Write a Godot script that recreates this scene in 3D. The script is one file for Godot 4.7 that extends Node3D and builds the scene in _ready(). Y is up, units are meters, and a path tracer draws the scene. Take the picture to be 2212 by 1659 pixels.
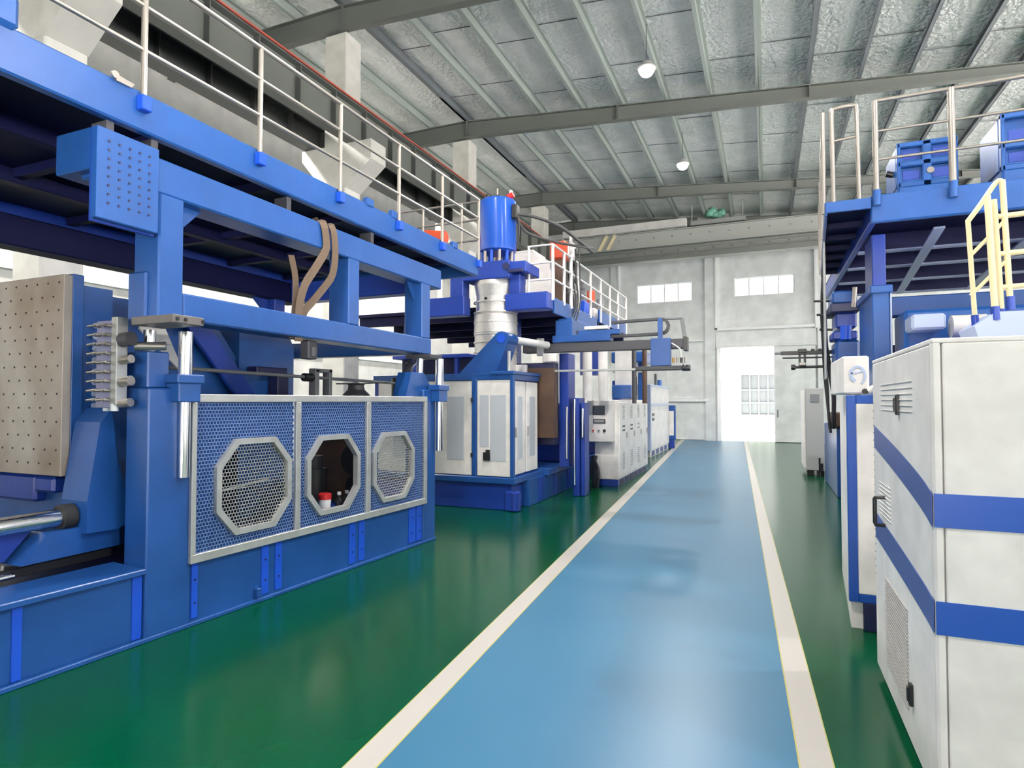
extends Node3D

# ------------------------------------------------------------------ helpers
var origin := {}
var used := {}
var M := {}

func numbered(called: String) -> String:
	var n: int = used.get(called, 0)
	used[called] = n + 1
	return called if n == 0 else "%s_%03d" % [called, n]

func thing(called: String, label: String, category: String, at: Vector3, group := "") -> Node3D:
	var o := Node3D.new()
	o.name = numbered(called)
	add_child(o)
	o.position = at
	origin[o] = at
	tag(o, label, category, group)
	return o

# a thing that is turned: its shapes are given in its own axes
func turned(called: String, label: String, category: String, at: Vector3, yaw: float, group := "") -> Node3D:
	var o := thing(called, label, category, at, group)
	o.rotation.y = yaw
	origin[o] = Vector3.ZERO
	return o

func tag(o: Node, label: String, category: String, group := "") -> void:
	o.set_meta("label", label)
	o.set_meta("category", category)
	if group != "":
		o.set_meta("group", group)

func begin() -> SurfaceTool:
	var st := SurfaceTool.new()
	st.begin(Mesh.PRIMITIVE_TRIANGLES)
	return st

func commit(st: SurfaceTool, at: Vector3) -> ArrayMesh:
	st.generate_normals()
	var m := st.commit()
	if at != Vector3.ZERO:
		var a := m.surface_get_arrays(0)
		var v: PackedVector3Array = a[Mesh.ARRAY_VERTEX]
		for i in v.size():
			v[i] -= at
		a[Mesh.ARRAY_VERTEX] = v
		m = ArrayMesh.new()
		m.add_surface_from_arrays(Mesh.PRIMITIVE_TRIANGLES, a)
	return m

func part(called: String, st: SurfaceTool, mat: Material, parent: Node3D, label := "", stuff := false) -> MeshInstance3D:
	var o := MeshInstance3D.new()
	o.name = called
	o.mesh = commit(st, origin[parent])
	o.material_override = mat
	parent.add_child(o, true)
	origin[o] = origin[parent]
	if label != "":
		o.set_meta("label", label)
	if stuff:
		o.set_meta("kind", "stuff")
	return o

func solo(called: String, st: SurfaceTool, mat: Material, label: String, category: String, at := Vector3.ZERO, group := "") -> MeshInstance3D:
	var o := MeshInstance3D.new()
	o.name = numbered(called)
	o.mesh = commit(st, at)
	o.material_override = mat
	o.position = at
	add_child(o)
	origin[o] = at
	tag(o, label, category, group)
	return o

func struct(called: String, st: SurfaceTool, mat: Material) -> MeshInstance3D:
	var o := MeshInstance3D.new()
	o.name = called
	o.mesh = commit(st, Vector3.ZERO)
	o.material_override = mat
	add_child(o)
	origin[o] = Vector3.ZERO
	o.set_meta("kind", "structure")
	return o

func tri(st: SurfaceTool, a: Vector3, b: Vector3, c: Vector3, out: Vector3) -> void:
	if (a - c).cross(a - b).dot(out) < 0.0:
		var t := b
		b = c
		c = t
	st.add_vertex(a)
	st.add_vertex(b)
	st.add_vertex(c)

func quad(st: SurfaceTool, a: Vector3, b: Vector3, c: Vector3, d: Vector3, out: Vector3) -> void:
	tri(st, a, b, c, out)
	tri(st, a, c, d, out)

# chamfered box centred at c, half size h, turned by basis
func obx(st: SurfaceTool, c: Vector3, h: Vector3, basis := Basis(), bev := 0.006) -> void:
	st.set_smooth_group(-1)
	var e := minf(bev, minf(h.x, minf(h.y, h.z)) * 0.4)
	var P := {}
	for sx in [-1, 1]:
		for sy in [-1, 1]:
			for sz in [-1, 1]:
				var s := Vector3(sx, sy, sz)
				for k in 3:
					var v := h - Vector3(e, e, e)
					v[k] = h[k]
					P[Vector4i(sx, sy, sz, k)] = c + basis * (v * s)
	var axes := [[0, 1, 2], [1, 2, 0], [2, 0, 1]]
	for ax in axes:
		var k: int = ax[0]
		for s in [-1, 1]:
			var q := []
			for uv in [[-1, -1], [1, -1], [1, 1], [-1, 1]]:
				var w := [0, 0, 0]
				w[k] = s
				w[ax[1]] = uv[0]
				w[ax[2]] = uv[1]
				q.append(P[Vector4i(w[0], w[1], w[2], k)])
			var n := Vector3.ZERO
			n[k] = s
			quad(st, q[0], q[1], q[2], q[3], basis * n)
	if e < 0.0005:
		return
	for ax in axes:
		var k: int = ax[0]
		for su in [-1, 1]:
			for sv in [-1, 1]:
				var a := [0, 0, 0]
				var b := [0, 0, 0]
				a[k] = -1
				b[k] = 1
				for w in [a, b]:
					w[ax[1]] = su
					w[ax[2]] = sv
				var n := Vector3.ZERO
				n[ax[1]] = su
				n[ax[2]] = sv
				quad(st, P[Vector4i(a[0], a[1], a[2], ax[1])], P[Vector4i(b[0], b[1], b[2], ax[1])], P[Vector4i(b[0], b[1], b[2], ax[2])], P[Vector4i(a[0], a[1], a[2], ax[2])], basis * n)
	for sx in [-1, 1]:
		for sy in [-1, 1]:
			for sz in [-1, 1]:
				tri(st, P[Vector4i(sx, sy, sz, 0)], P[Vector4i(sx, sy, sz, 1)], P[Vector4i(sx, sy, sz, 2)], basis * Vector3(sx, sy, sz))

func bx(st: SurfaceTool, x0: float, y0: float, z0: float, x1: float, y1: float, z1: float, bev := 0.006) -> void:
	var a := Vector3(minf(x0, x1), minf(y0, y1), minf(z0, z1))
	var b := Vector3(maxf(x0, x1), maxf(y0, y1), maxf(z0, z1))
	obx(st, (a + b) / 2, (b - a) / 2, Basis(), bev)

func box(x0: float, y0: float, z0: float, x1: float, y1: float, z1: float, bev := 0.006) -> SurfaceTool:
	var st := begin()
	bx(st, x0, y0, z0, x1, y1, z1, bev)
	return st

# bar of section w (sideways) x t (upwards) from a to b
func bar(st: SurfaceTool, a: Vector3, b: Vector3, w: float, t: float, bev := 0.004) -> void:
	var d := (b - a)
	var z := d.normalized()
	var up := Vector3.UP if absf(z.y) < 0.95 else Vector3.RIGHT
	var x := up.cross(z).normalized()
	var y := z.cross(x)
	obx(st, (a + b) / 2, Vector3(w / 2, t / 2, d.length() / 2), Basis(x, y, z), bev)

# polygon extruded along an axis: "x" takes points (z, y), "y" takes (x, z), "z" takes (x, y)
func prism(st: SurfaceTool, pts: Array, axis: String, f: float, t: float) -> void:
	st.set_smooth_group(-1)
	var pv := PackedVector2Array()
	for p in pts:
		pv.append(Vector2(p[0], p[1]))
	var mk := func(p: Vector2, d: float) -> Vector3:
		if axis == "x":
			return Vector3(d, p.y, p.x)
		if axis == "y":
			return Vector3(p.x, d, p.y)
		return Vector3(p.x, p.y, d)
	var n: Vector3 = mk.call(Vector2.ZERO, 1.0)
	var idx := Geometry2D.triangulate_polygon(pv)
	var hi := maxf(f, t)
	var lo := minf(f, t)
	for i in range(0, idx.size(), 3):
		tri(st, mk.call(pv[idx[i]], hi), mk.call(pv[idx[i + 1]], hi), mk.call(pv[idx[i + 2]], hi), n)
		tri(st, mk.call(pv[idx[i]], lo), mk.call(pv[idx[i + 1]], lo), mk.call(pv[idx[i + 2]], lo), -n)
	var cw := Geometry2D.is_polygon_clockwise(pv)
	for i in pv.size():
		var p := pv[i]
		var q := pv[(i + 1) % pv.size()]
		var e := q - p
		var o2 := Vector2(-e.y, e.x) if cw else Vector2(e.y, -e.x)
		var o: Vector3 = mk.call(o2, 0.0)
		quad(st, mk.call(p, lo), mk.call(q, lo), mk.call(q, hi), mk.call(p, hi), o)

func frame_of(d: Vector3) -> Array:
	var z := d.normalized()
	var up := Vector3.UP if absf(z.y) < 0.9 else Vector3.RIGHT
	var x := up.cross(z).normalized()
	return [x, z.cross(x)]

func cyl(st: SurfaceTool, a: Vector3, b: Vector3, r: float, n := 16, r2 := -1.0) -> void:
	if r2 < 0.0:
		r2 = r
	var fr := frame_of(b - a)
	var d := (b - a).normalized()
	for i in n:
		var t0 := TAU * i / n
		var t1 := TAU * (i + 1) / n
		var u0: Vector3 = fr[0] * cos(t0) + fr[1] * sin(t0)
		var u1: Vector3 = fr[0] * cos(t1) + fr[1] * sin(t1)
		st.set_smooth_group(1)
		quad(st, a + u0 * r, a + u1 * r, b + u1 * r2, b + u0 * r2, u0 + u1)
		st.set_smooth_group(-1)
		tri(st, a, a + u0 * r, a + u1 * r, -d)
		tri(st, b, b + u0 * r2, b + u1 * r2, d)

func rod(ax: float, ay: float, az: float, bx_: float, by: float, bz: float, r: float, n := 16) -> SurfaceTool:
	var st := begin()
	cyl(st, Vector3(ax, ay, az), Vector3(bx_, by, bz), r, n)
	return st

func tube(st: SurfaceTool, path: Array, r: float, n := 8) -> void:
	var rings := []
	var x := Vector3.ZERO
	for i in path.size():
		var d: Vector3
		if i == 0:
			d = path[1] - path[0]
		elif i == path.size() - 1:
			d = path[i] - path[i - 1]
		else:
			d = (path[i + 1] - path[i]).normalized() + (path[i] - path[i - 1]).normalized()
		d = d.normalized()
		if i == 0:
			x = frame_of(d)[0]
		x = (x - d * x.dot(d)).normalized()
		var y := d.cross(x)
		var ring := []
		for k in n:
			ring.append(path[i] + (x * cos(TAU * k / n) + y * sin(TAU * k / n)) * r)
		rings.append(ring)
	st.set_smooth_group(1)
	for i in path.size() - 1:
		for k in n:
			var k1 := (k + 1) % n
			var out: Vector3 = rings[i][k] + rings[i][k1] - path[i] * 2.0
			quad(st, rings[i][k], rings[i][k1], rings[i + 1][k1], rings[i + 1][k], out)
	st.set_smooth_group(-1)
	for e in [0, path.size() - 1]:
		var o: Vector3 = path[0] - path[1] if e == 0 else path[e] - path[e - 1]
		for k in n:
			tri(st, path[e], rings[e][k], rings[e][(k + 1) % n], o)

func curve(points: Array, steps := 6) -> Array:
	var out := []
	for i in points.size() - 1:
		var p0: Vector3 = points[maxi(i - 1, 0)]
		var p1: Vector3 = points[i]
		var p2: Vector3 = points[i + 1]
		var p3: Vector3 = points[mini(i + 2, points.size() - 1)]
		for s in steps:
			out.append(p1.cubic_interpolate(p2, p0, p3, float(s) / steps))
	out.append(points[points.size() - 1])
	return out

func hose(points: Array, r: float) -> SurfaceTool:
	var st := begin()
	tube(st, curve(points), r, 8)
	return st

# lathe about a vertical axis through c; profile of [radius, height]
func lathe(st: SurfaceTool, c: Vector3, prof: Array, n := 28) -> void:
	st.set_smooth_group(1)
	for i in prof.size() - 1:
		var smooth: bool = prof[i].size() < 3
		st.set_smooth_group(2 + i if smooth else 1)
		for k in n:
			var a := TAU * k / n
			var b := TAU * (k + 1) / n
			var ua := Vector3(cos(a), 0, sin(a))
			var ub := Vector3(cos(b), 0, sin(b))
			var dy: float = prof[i + 1][1] - prof[i][1]
			var dr: float = prof[i + 1][0] - prof[i][0]
			var o := (ua + ub) * dy + Vector3(0, -dr * 2.0, 0)
			quad(st, c + ua * prof[i][0] + Vector3.UP * prof[i][1], c + ub * prof[i][0] + Vector3.UP * prof[i][1], c + ub * prof[i + 1][0] + Vector3.UP * prof[i + 1][1], c + ua * prof[i + 1][0] + Vector3.UP * prof[i + 1][1], o)

func I_beam(st: SurfaceTool, a: Vector3, b: Vector3, w: float, h: float, tw := 0.012, tf := 0.018) -> void:
	bar(st, a, b, tw, h - 2 * tf, 0.0)
	bar(st, a + Vector3(0, h / 2 - tf / 2, 0), b + Vector3(0, h / 2 - tf / 2, 0), w, tf, 0.002)
	bar(st, a - Vector3(0, h / 2 - tf / 2, 0), b - Vector3(0, h / 2 - tf / 2, 0), w, tf, 0.002)

# ------------------------------------------------------------------ materials
func mat(c: Color, rough := 0.5, metal := 0.0, spec := 0.5) -> StandardMaterial3D:
	var m := StandardMaterial3D.new()
	m.albedo_color = c
	m.roughness = rough
	m.metallic = metal
	m.metallic_specular = spec
	return m

func rgb(r: int, g: int, b: int) -> Color:
	return Color8(r, g, b)

func noise_tex(freq: float, lo: Color, hi: Color, octaves := 4, size := 512, sd := 3, normal := false, strength := 4.0) -> NoiseTexture2D:
	var f := FastNoiseLite.new()
	f.seed = sd
	f.frequency = freq
	f.fractal_octaves = octaves
	var t := NoiseTexture2D.new()
	t.width = size
	t.height = size
	t.seamless = true
	t.noise = f
	if normal:
		t.as_normal_map = true
		t.bump_strength = strength
	else:
		var g := Gradient.new()
		g.set_color(0, lo)
		g.set_color(1, hi)
		t.color_ramp = g
	return t

func textured(m: StandardMaterial3D, t: Texture2D, scale: float, nrm: Texture2D = null, nscale := 0.3) -> StandardMaterial3D:
	if t:
		m.albedo_texture = t
	m.uv1_triplanar = true
	m.uv1_world_triplanar = true
	m.uv1_scale = Vector3(scale, scale, scale)
	if nrm:
		m.normal_enabled = true
		m.normal_texture = nrm
		m.normal_scale = nscale
	return m

func make_materials() -> void:
	var peel := noise_tex(0.03, Color.BLACK, Color.WHITE, 3, 512, 9, true, 2.0)
	var mottle := noise_tex(0.006, Color(0.9, 0.9, 0.9), Color(1, 1, 1), 4, 512, 5)
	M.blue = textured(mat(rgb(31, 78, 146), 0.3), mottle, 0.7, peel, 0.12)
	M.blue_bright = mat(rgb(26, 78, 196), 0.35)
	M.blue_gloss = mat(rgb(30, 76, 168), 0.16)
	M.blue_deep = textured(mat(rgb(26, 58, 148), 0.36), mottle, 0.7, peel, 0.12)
	M.blue_stripe = mat(rgb(4, 66, 152), 0.35)
	M.blue_decal = mat(rgb(48, 72, 140), 0.4)
	M.blue_dark = mat(rgb(10, 18, 62), 0.5)
	M.shaded_blue = mat(rgb(4, 8, 40), 0.6, 0.0, 0.25)  # blue darkened to carry the shade under decks and inside machines
	M.white = textured(mat(rgb(250, 244, 239), 0.42), mottle, 0.9)
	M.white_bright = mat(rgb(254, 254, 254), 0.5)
	M.offwhite = textured(mat(rgb(240, 236, 231), 0.45), mottle, 0.9)
	M.grey_cab = mat(rgb(170, 170, 168), 0.5)
	M.wall = textured(mat(rgb(244, 246, 244), 0.75), mottle, 0.4)
	M.wall_left = textured(mat(rgb(240, 238, 234), 0.75), mottle, 0.4)
	M.column = textured(mat(rgb(222, 220, 213), 0.7), mottle, 0.6)
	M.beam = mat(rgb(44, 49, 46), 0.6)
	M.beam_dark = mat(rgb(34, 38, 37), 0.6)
	M.crane = mat(rgb(138, 141, 137), 0.5)
	M.crane_dark = mat(rgb(92, 96, 95), 0.5)
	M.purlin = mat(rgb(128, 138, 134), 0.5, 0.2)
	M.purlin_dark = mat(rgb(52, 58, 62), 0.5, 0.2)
	M.rail_red = mat(rgb(112, 44, 32), 0.6)
	M.steel = mat(rgb(186, 178, 170), 0.3, 0.8)
	M.chrome = mat(rgb(235, 235, 236), 0.12, 1.0)
	M.alu = textured(mat(rgb(205, 205, 202), 0.42, 0.6), mottle, 1.5)
	M.mesh_wire = mat(rgb(112, 138, 186), 0.5, 0.1)
	M.manifold = mat(rgb(136, 138, 172), 0.35, 0.5)  # bluish cast in the colour stands for the reflected blue machine
	M.pad = mat(rgb(104, 100, 98), 0.45, 0.3)
	M.black = mat(rgb(22, 22, 24), 0.45)
	M.rubber = mat(rgb(30, 31, 34), 0.7)
	M.dark = mat(rgb(45, 46, 52), 0.5)
	M.hole = mat(rgb(14, 14, 20), 0.8)
	M.brass = mat(rgb(190, 150, 90), 0.4, 0.7)
	M.strap = textured(mat(rgb(96, 80, 66), 0.9), noise_tex(0.08, Color(0.75, 0.75, 0.75), Color.WHITE, 3, 256, 4), 4.0)
	M.orange = mat(rgb(190, 72, 40), 0.5)
	M.red = mat(rgb(200, 40, 44), 0.4)
	M.yellow = mat(rgb(236, 222, 178), 0.4)
	M.yellow_sign = mat(rgb(225, 190, 70), 0.5)
	M.brown = textured(mat(rgb(84, 62, 46), 0.6, 0.1), noise_tex(0.005, Color(0.7, 0.65, 0.65), Color.WHITE, 4, 512, 8), 0.6)
	M.plate = textured(mat(rgb(206, 198, 190), 0.5, 0.25), noise_tex(0.004, Color(0.72, 0.67, 0.63), Color(1, 1, 1), 5, 512, 12), 0.5)
	M.glass_grey = mat(rgb(196, 200, 208), 0.2)
	M.glass_dark = mat(rgb(70, 76, 84), 0.15)
	M.tarp = mat(rgb(42, 84, 72), 0.8)
	M.foil_wrap = textured(mat(rgb(232, 228, 222), 0.32, 0.75), null, 3.0, noise_tex(0.03, Color.BLACK, Color.WHITE, 4, 512, 21, true, 8.0), 0.8)
	M.foil = textured(mat(rgb(253, 252, 250), 0.36, 0.14), noise_tex(0.004, Color(0.84, 0.86, 0.85), Color.WHITE, 4, 512, 31), 0.3, noise_tex(0.02, Color.BLACK, Color.WHITE, 5, 1024, 17, true, 14.0), 1.0)
	M.green = textured(mat(rgb(0, 70, 41), 0.2, 0.0, 0.36), noise_tex(0.004, Color(0.82, 0.9, 0.9), Color.WHITE, 4, 512, 41), 0.25, noise_tex(0.006, Color.BLACK, Color.WHITE, 3, 512, 42, true, 1.5), 0.06)
	M.lane = textured(mat(rgb(62, 112, 142), 0.34, 0.0, 0.36), noise_tex(0.004, Color(0.93, 0.95, 0.97), Color.WHITE, 4, 512, 43), 0.25, noise_tex(0.006, Color.BLACK, Color.WHITE, 3, 512, 42, true, 1.5), 0.06)
	M.line = mat(rgb(184, 179, 173), 0.3)
	M.line_edge = mat(rgb(176, 166, 92), 0.4)
	M.outside = mat(rgb(200, 200, 198), 0.8)
	M.ground = mat(rgb(238, 236, 230), 0.9)
	M.asphalt = mat(rgb(60, 60, 59), 0.9)
	M.glass_far = mat(rgb(130, 134, 138), 0.4)
	M.leaf = mat(rgb(82, 112, 66), 0.8)
	M.logo = mat(rgb(186, 198, 226), 0.4)
	M.grille = mat(rgb(120, 122, 124), 0.5)
	M.vent = mat(rgb(158, 155, 152), 0.5)
	M.lamp = mat(rgb(255, 255, 255), 0.5)
	M.lamp.emission_enabled = true
	M.lamp.emission = Color(1, 0.99, 0.96)
	M.lamp.emission_energy_multiplier = 14.0
	M.pane = mat(Color(0.95, 0.98, 1.0, 0.08), 0.05)
	M.pane.transparency = BaseMaterial3D.TRANSPARENCY_ALPHA

# ------------------------------------------------------------------ scene
func _ready() -> void:
	# camera
	var cam := Camera3D.new()
	cam.name = "camera"
	cam.fov = 65.082
	cam.near = 0.05
	cam.far = 400.0
	add_child(cam)
	cam.position = Vector3(0, 1.65, 0)
	cam.rotation = Vector3(deg_to_rad(1.608), deg_to_rad(22.887), 0)
	cam.current = true
	# sky, exposure
	var env := Environment.new()
	env.background_mode = Environment.BG_SKY
	var sky := Sky.new()
	var sm := ProceduralSkyMaterial.new()
	sm.sky_top_color = Color(0.9, 0.94, 1.0)
	sm.sky_horizon_color = Color(1.0, 0.99, 0.97)
	sm.ground_horizon_color = Color(0.9, 0.9, 0.88)
	sm.ground_bottom_color = Color(0.75, 0.75, 0.72)
	sm.sky_energy_multiplier = SKY
	sm.ground_energy_multiplier = SKY
	sm.sun_angle_max = 0.0
	sky.sky_material = sm
	env.sky = sky
	env.tonemap_mode = Environment.TONE_MAPPER_LINEAR
	env.tonemap_exposure = EXPOSURE
	env.sdfgi_enabled = true
	env.ssao_enabled = true
	env.ssil_enabled = true
	var we := WorldEnvironment.new()
	we.name = "world"
	we.environment = env
	add_child(we)
	# high sun across the hall from the left: it lights the yard beside the windows, not the floor in view
	var sun := DirectionalLight3D.new()
	sun.name = "sun"
	sun.light_color = Color(1.0, 0.97, 0.96)
	sun.light_energy = SUN
	sun.light_angular_distance = 1.0
	sun.shadow_enabled = true
	add_child(sun)
	sun.look_at_from_position(Vector3(-0.2, 0.98, 0.0) * 50.0, Vector3.ZERO)
	make_materials()
	build_lamps()
	build_shell()
	build_roof()
	build_columns()
	build_outside()
	build_crane()
	build_left_machine()
	build_second_machine()
	build_aux_cabinets()
	build_right_side()

const SUN := 125.0
const SKY := 1.8
const EXPOSURE := 0.63
const LAMP_ENERGY := 55.0

# high bay lamps: the two in view, and unseen ones added to light the hall
func build_lamps() -> void:
	var spots := [[-2.2, -12.35], [-2.15, -17.8], [-2.2, -6.4], [-2.2, -0.9], [5.8, -6.4], [5.8, -0.9], [-10.3, -2.0], [-10.3, 4.0], [-10.3, -8.0], [-10.3, -13.5], [-10.3, -19.0]]
	var says := {0: "glaring white high bay lamp hanging in the nearer roof bay", 1: "smaller white high bay lamp hanging in the farther roof bay"}
	for i in spots.size():
		var x: float = spots[i][0]
		var z: float = spots[i][1]
		var top := roof_under(x)
		var y := 8.5 if x > -8.0 else 9.0  # added left bay lamps hang higher, hidden behind the runway beam
		var t := thing("high_bay_lamp", says.get(i, "round white high bay lamp, unseen, added to brighten the hall"), "lamp", Vector3(x, y, z), "high bay lamps hung from the purlins")
		var st := begin()
		lathe(st, Vector3(x, y, z), [[0.0, 0.13], [0.1, 0.13], [0.13, 0.09], [0.2, 0.0], [0.17, -0.012]], 20)
		part("housing", st, M.grey_cab, t)
		st = begin()
		lathe(st, Vector3(x, y, z), [[0.0, -0.17], [0.06, -0.16], [0.115, -0.125], [0.15, -0.07], [0.165, -0.012], [0.0, 0.0]], 20)
		part("diffuser", st, M.lamp, t)
		part("hanger", rod(x, y + 0.12, z, x, top, z, 0.008, 6), M.black, t)
		var l := SpotLight3D.new()
		l.name = "lamp_light"
		l.light_color = Color(1, 0.985, 0.96)
		l.light_energy = LAMP_ENERGY * (1.0 if x < -8.0 else 1.0)
		l.spot_range = 60.0
		l.spot_attenuation = 2.0
		l.spot_angle = 82.0
		l.spot_angle_attenuation = 0.6
		l.rotation.x = -PI / 2
		l.light_size = 0.2
		l.shadow_enabled = true
		t.add_child(l, true)
		l.position = Vector3(0, -0.26, 0)

# underside of the roof foil
func roof_under(x: float) -> float:
	return beam_top(x) + 0.2

func beam_top(x: float) -> float:
	return 9.647 - 0.086 * (x + 6.8) if x > -8.0 else 9.75

func beam_bottom(x: float) -> float:
	return 9.25 - 0.067 * (x + 7.67) if x > -8.0 else 9.27

const X0 := -13.0
const X1 := 10.0
const Z0 := 11.0
const Z1 := -26.3

func build_shell() -> void:
	# floor with the painted aisle
	var fl := struct("floor", box(X0 - 0.3, -0.3, Z0 + 0.3, X1 + 0.3, 0.0, Z1 - 0.3, 0.0), M.green)
	# aisle edges, extended from near to far: line [x at z]
	var near := 9.0
	var far := Z1
	var at := func(a: Array, b: Array, z: float) -> float: return a[0] + (b[0] - a[0]) * (z - a[1]) / (b[1] - a[1])
	var iL := [[-1.637, -2.298], [-3.076, -24.5]]
	var iR := [[0.126, -3.042], [-0.808, -25.46]]
	var oL := [[-1.769, -2.242], [-3.227, -24.43]]
	var oR := [[0.262, -3.099], [-0.707, -25.5]]
	var lane := func(l: Array, r: Array, dl: float, dr: float, h: float) -> SurfaceTool:
		var st := begin()
		prism(st, [[at.call(l[0], l[1], near) + dl, near], [at.call(r[0], r[1], near) + dr, near], [at.call(r[0], r[1], far) + dr, far], [at.call(l[0], l[1], far) + dl, far]], "y", 0.0, h)
		return st
	part("blue_lane", lane.call(iL, iR, 0.0, 0.0, 0.002), M.lane, fl)
	part("white_line", lane.call(oL, iL, 0.0, 0.0, 0.003), M.line, fl)
	part("white_line", lane.call(iR, oR, 0.0, 0.0, 0.003), M.line, fl)
	part("line_border", lane.call(iL, iL, 0.0, 0.008, 0.0035), M.line_edge, fl)
	part("line_border", lane.call(iR, iR, -0.008, 0.0, 0.0035), M.line_edge, fl)
	part("line_border", lane.call(oL, oL, -0.006, 0.0, 0.0035), M.line_edge, fl)
	part("line_border", lane.call(oR, oR, 0.0, 0.006, 0.0035), M.line_edge, fl)
	# far wall: pieces round the door opening and the two windows
	var zf := Z1
	var zb := Z1 - 0.25
	var st := begin()
	var top := 9.9
	bx(st, X0, 0, zf, -1.72, 5.88, zb, 0.0)
	bx(st, X0, 5.88, zf, -5.16, 6.7, zb, 0.0)
	bx(st, -2.82, 5.88, zf, -1.72, 6.7, zb, 0.0)
	bx(st, X0, 6.7, zf, -1.72, top, zb, 0.0)
	bx(st, -1.72, 3.83, zf, 0.31, 5.93, zb, 0.0)
	bx(st, -1.72, 5.93, zf, -1.17, 6.71, zb, 0.0)
	bx(st, -1.72, 6.71, zf, 1.09, top, zb, 0.0)
	bx(st, 0.31, 0, zf, 1.09, 5.93, zb, 0.0)
	bx(st, 1.09, 0, zf, X1, top, zb, 0.0)
	var wf := struct("wall_far", st, M.wall)
	part("pilaster", box(-2.32, 0, zf, -1.92, 9.3, zf + 0.12), M.wall, wf)
	part("pilaster", box(-6.3, 0, zf, -6.0, 9.3, zf + 0.12), M.wall, wf)
	part("pilaster", box(1.87, 0, zf, 2.2, 8.8, zf + 0.12), M.wall, wf)
	part("lintel_band", box(-1.9, 3.9, zf, 1.85, 4.5, zf + 0.06), M.wall, wf)
	part("wall_panel", box(-3.9, 1.74, zf, -2.4, 4.13, zf + 0.04), M.wall, wf)
	part("wall_panel", box(-3.9, 0.03, zf, -2.4, 1.58, zf + 0.04), M.wall, wf)
	var daylight_strips := [[-5.99, 5.0, -5.9, 8.0], [-1.92, 4.58, -1.83, 7.7], [1.79, 4.5, 1.87, 7.6], [-1.92, 4.55, 1.82, 4.66], [-3.9, 4.14, -2.4, 4.2], [-4.2, 1.62, -2.2, 1.73], [-1.86, 0.0, -1.8, 3.86]]
	for i in daylight_strips.size():
		var a: Array = daylight_strips[i]
		struct("trim_%d" % (i + 1), box(a[0], a[1], zf, a[2], a[3], zf + 0.16, 0.004), M.white_bright)  # pure white paint in place of glowing daylight slits
	# windows in the far wall
	var wins := [[-5.16, 5.88, -2.82, 6.7], [-1.17, 5.93, 1.09, 6.71]]
	for i in 2:
		var a: Array = wins[i]
		st = begin()
		bx(st, a[0], a[1], zf - 0.05, a[2], a[1] + 0.04, zf - 0.12, 0.003)
		bx(st, a[0], a[3] - 0.04, zf - 0.05, a[2], a[3], zf - 0.12, 0.003)
		for k in 5:
			var x := lerpf(a[0] + 0.02, a[2] - 0.02, k / 4.0)
			bx(st, x - 0.02, a[1] + 0.04, zf - 0.05, x + 0.02, a[3] - 0.04, zf - 0.12, 0.003)
		var w := struct("window_%d" % (i + 1), st, M.white_bright)
		for k in 4:
			var x := lerpf(a[0], a[2], k / 4.0)
			part("pane", box(x + 0.04, a[1] + 0.04, zf - 0.08, x + (a[2] - a[0]) / 4 - 0.04, a[3] - 0.04, zf - 0.086, 0.0), M.pane, w)
	# sliding door leaf pushed to the right of the opening
	st = box(0.33, 0.02, zf + 0.17, 1.78, 3.8, zf + 0.24)
	var d := struct("door_1", st, M.wall)
	part("handle", box(0.4, 1.0, zf + 0.24, 0.44, 1.3, zf + 0.28), M.grille, d)
	part("door_track", box(-1.9, 3.84, zf + 0.15, 1.85, 3.9, zf + 0.26), M.wall, d)
	# left wall of the neighbouring bay, beyond the columns
	var xl := X0
	st = begin()
	bx(st, xl - 0.25, 0, Z0, xl, 10.1, Z1, 0.0)
	struct("wall_left", st, M.wall_left)
	# infill wall between the columns, up to head height of the machines, with white strips standing in for daylight slits
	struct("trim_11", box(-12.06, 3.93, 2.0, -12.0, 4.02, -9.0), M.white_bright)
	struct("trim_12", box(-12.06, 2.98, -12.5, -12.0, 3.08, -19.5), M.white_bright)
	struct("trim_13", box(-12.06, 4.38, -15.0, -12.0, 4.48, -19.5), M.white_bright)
	st = begin()
	bx(st, -12.25, 0, Z0, -12.06, 4.9, Z1, 0.0)
	struct("wall_partition", st, M.wall_left)
	# right wall with ribbon windows, behind and beside the camera
	st = begin()
	bx(st, X1, 0, Z0, X1 + 0.25, 0.8, Z1, 0.0)
	bx(st, X1, 4.2, Z0, X1 + 0.25, 4.6, Z1, 0.0)
	bx(st, X1, 7.9, Z0, X1 + 0.25, 9.6, Z1, 0.0)
	for k in 8:
		var z := Z0 - k * (Z0 - Z1) / 7.0
		bx(st, X1, 0.8, z + 0.25, X1 + 0.25, 4.2, z - 0.25, 0.0)
		bx(st, X1, 4.6, z + 0.25, X1 + 0.25, 7.9, z - 0.25, 0.0)
	struct("wall_right", st, M.wall)
	# wall behind the camera with a wide open gateway and windows above
	st = begin()
	bx(st, X0, 0, Z0, -5.0, 9.9, Z0 + 0.25, 0.0)
	bx(st, 3.0, 0, Z0, X1, 9.9, Z0 + 0.25, 0.0)
	bx(st, -5.0, 3.4, Z0, 3.0, 5.4, Z0 + 0.25, 0.0)
	bx(st, -5.0, 7.8, Z0, 3.0, 9.9, Z0 + 0.25, 0.0)
	struct("wall_back", st, M.wall)

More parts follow.
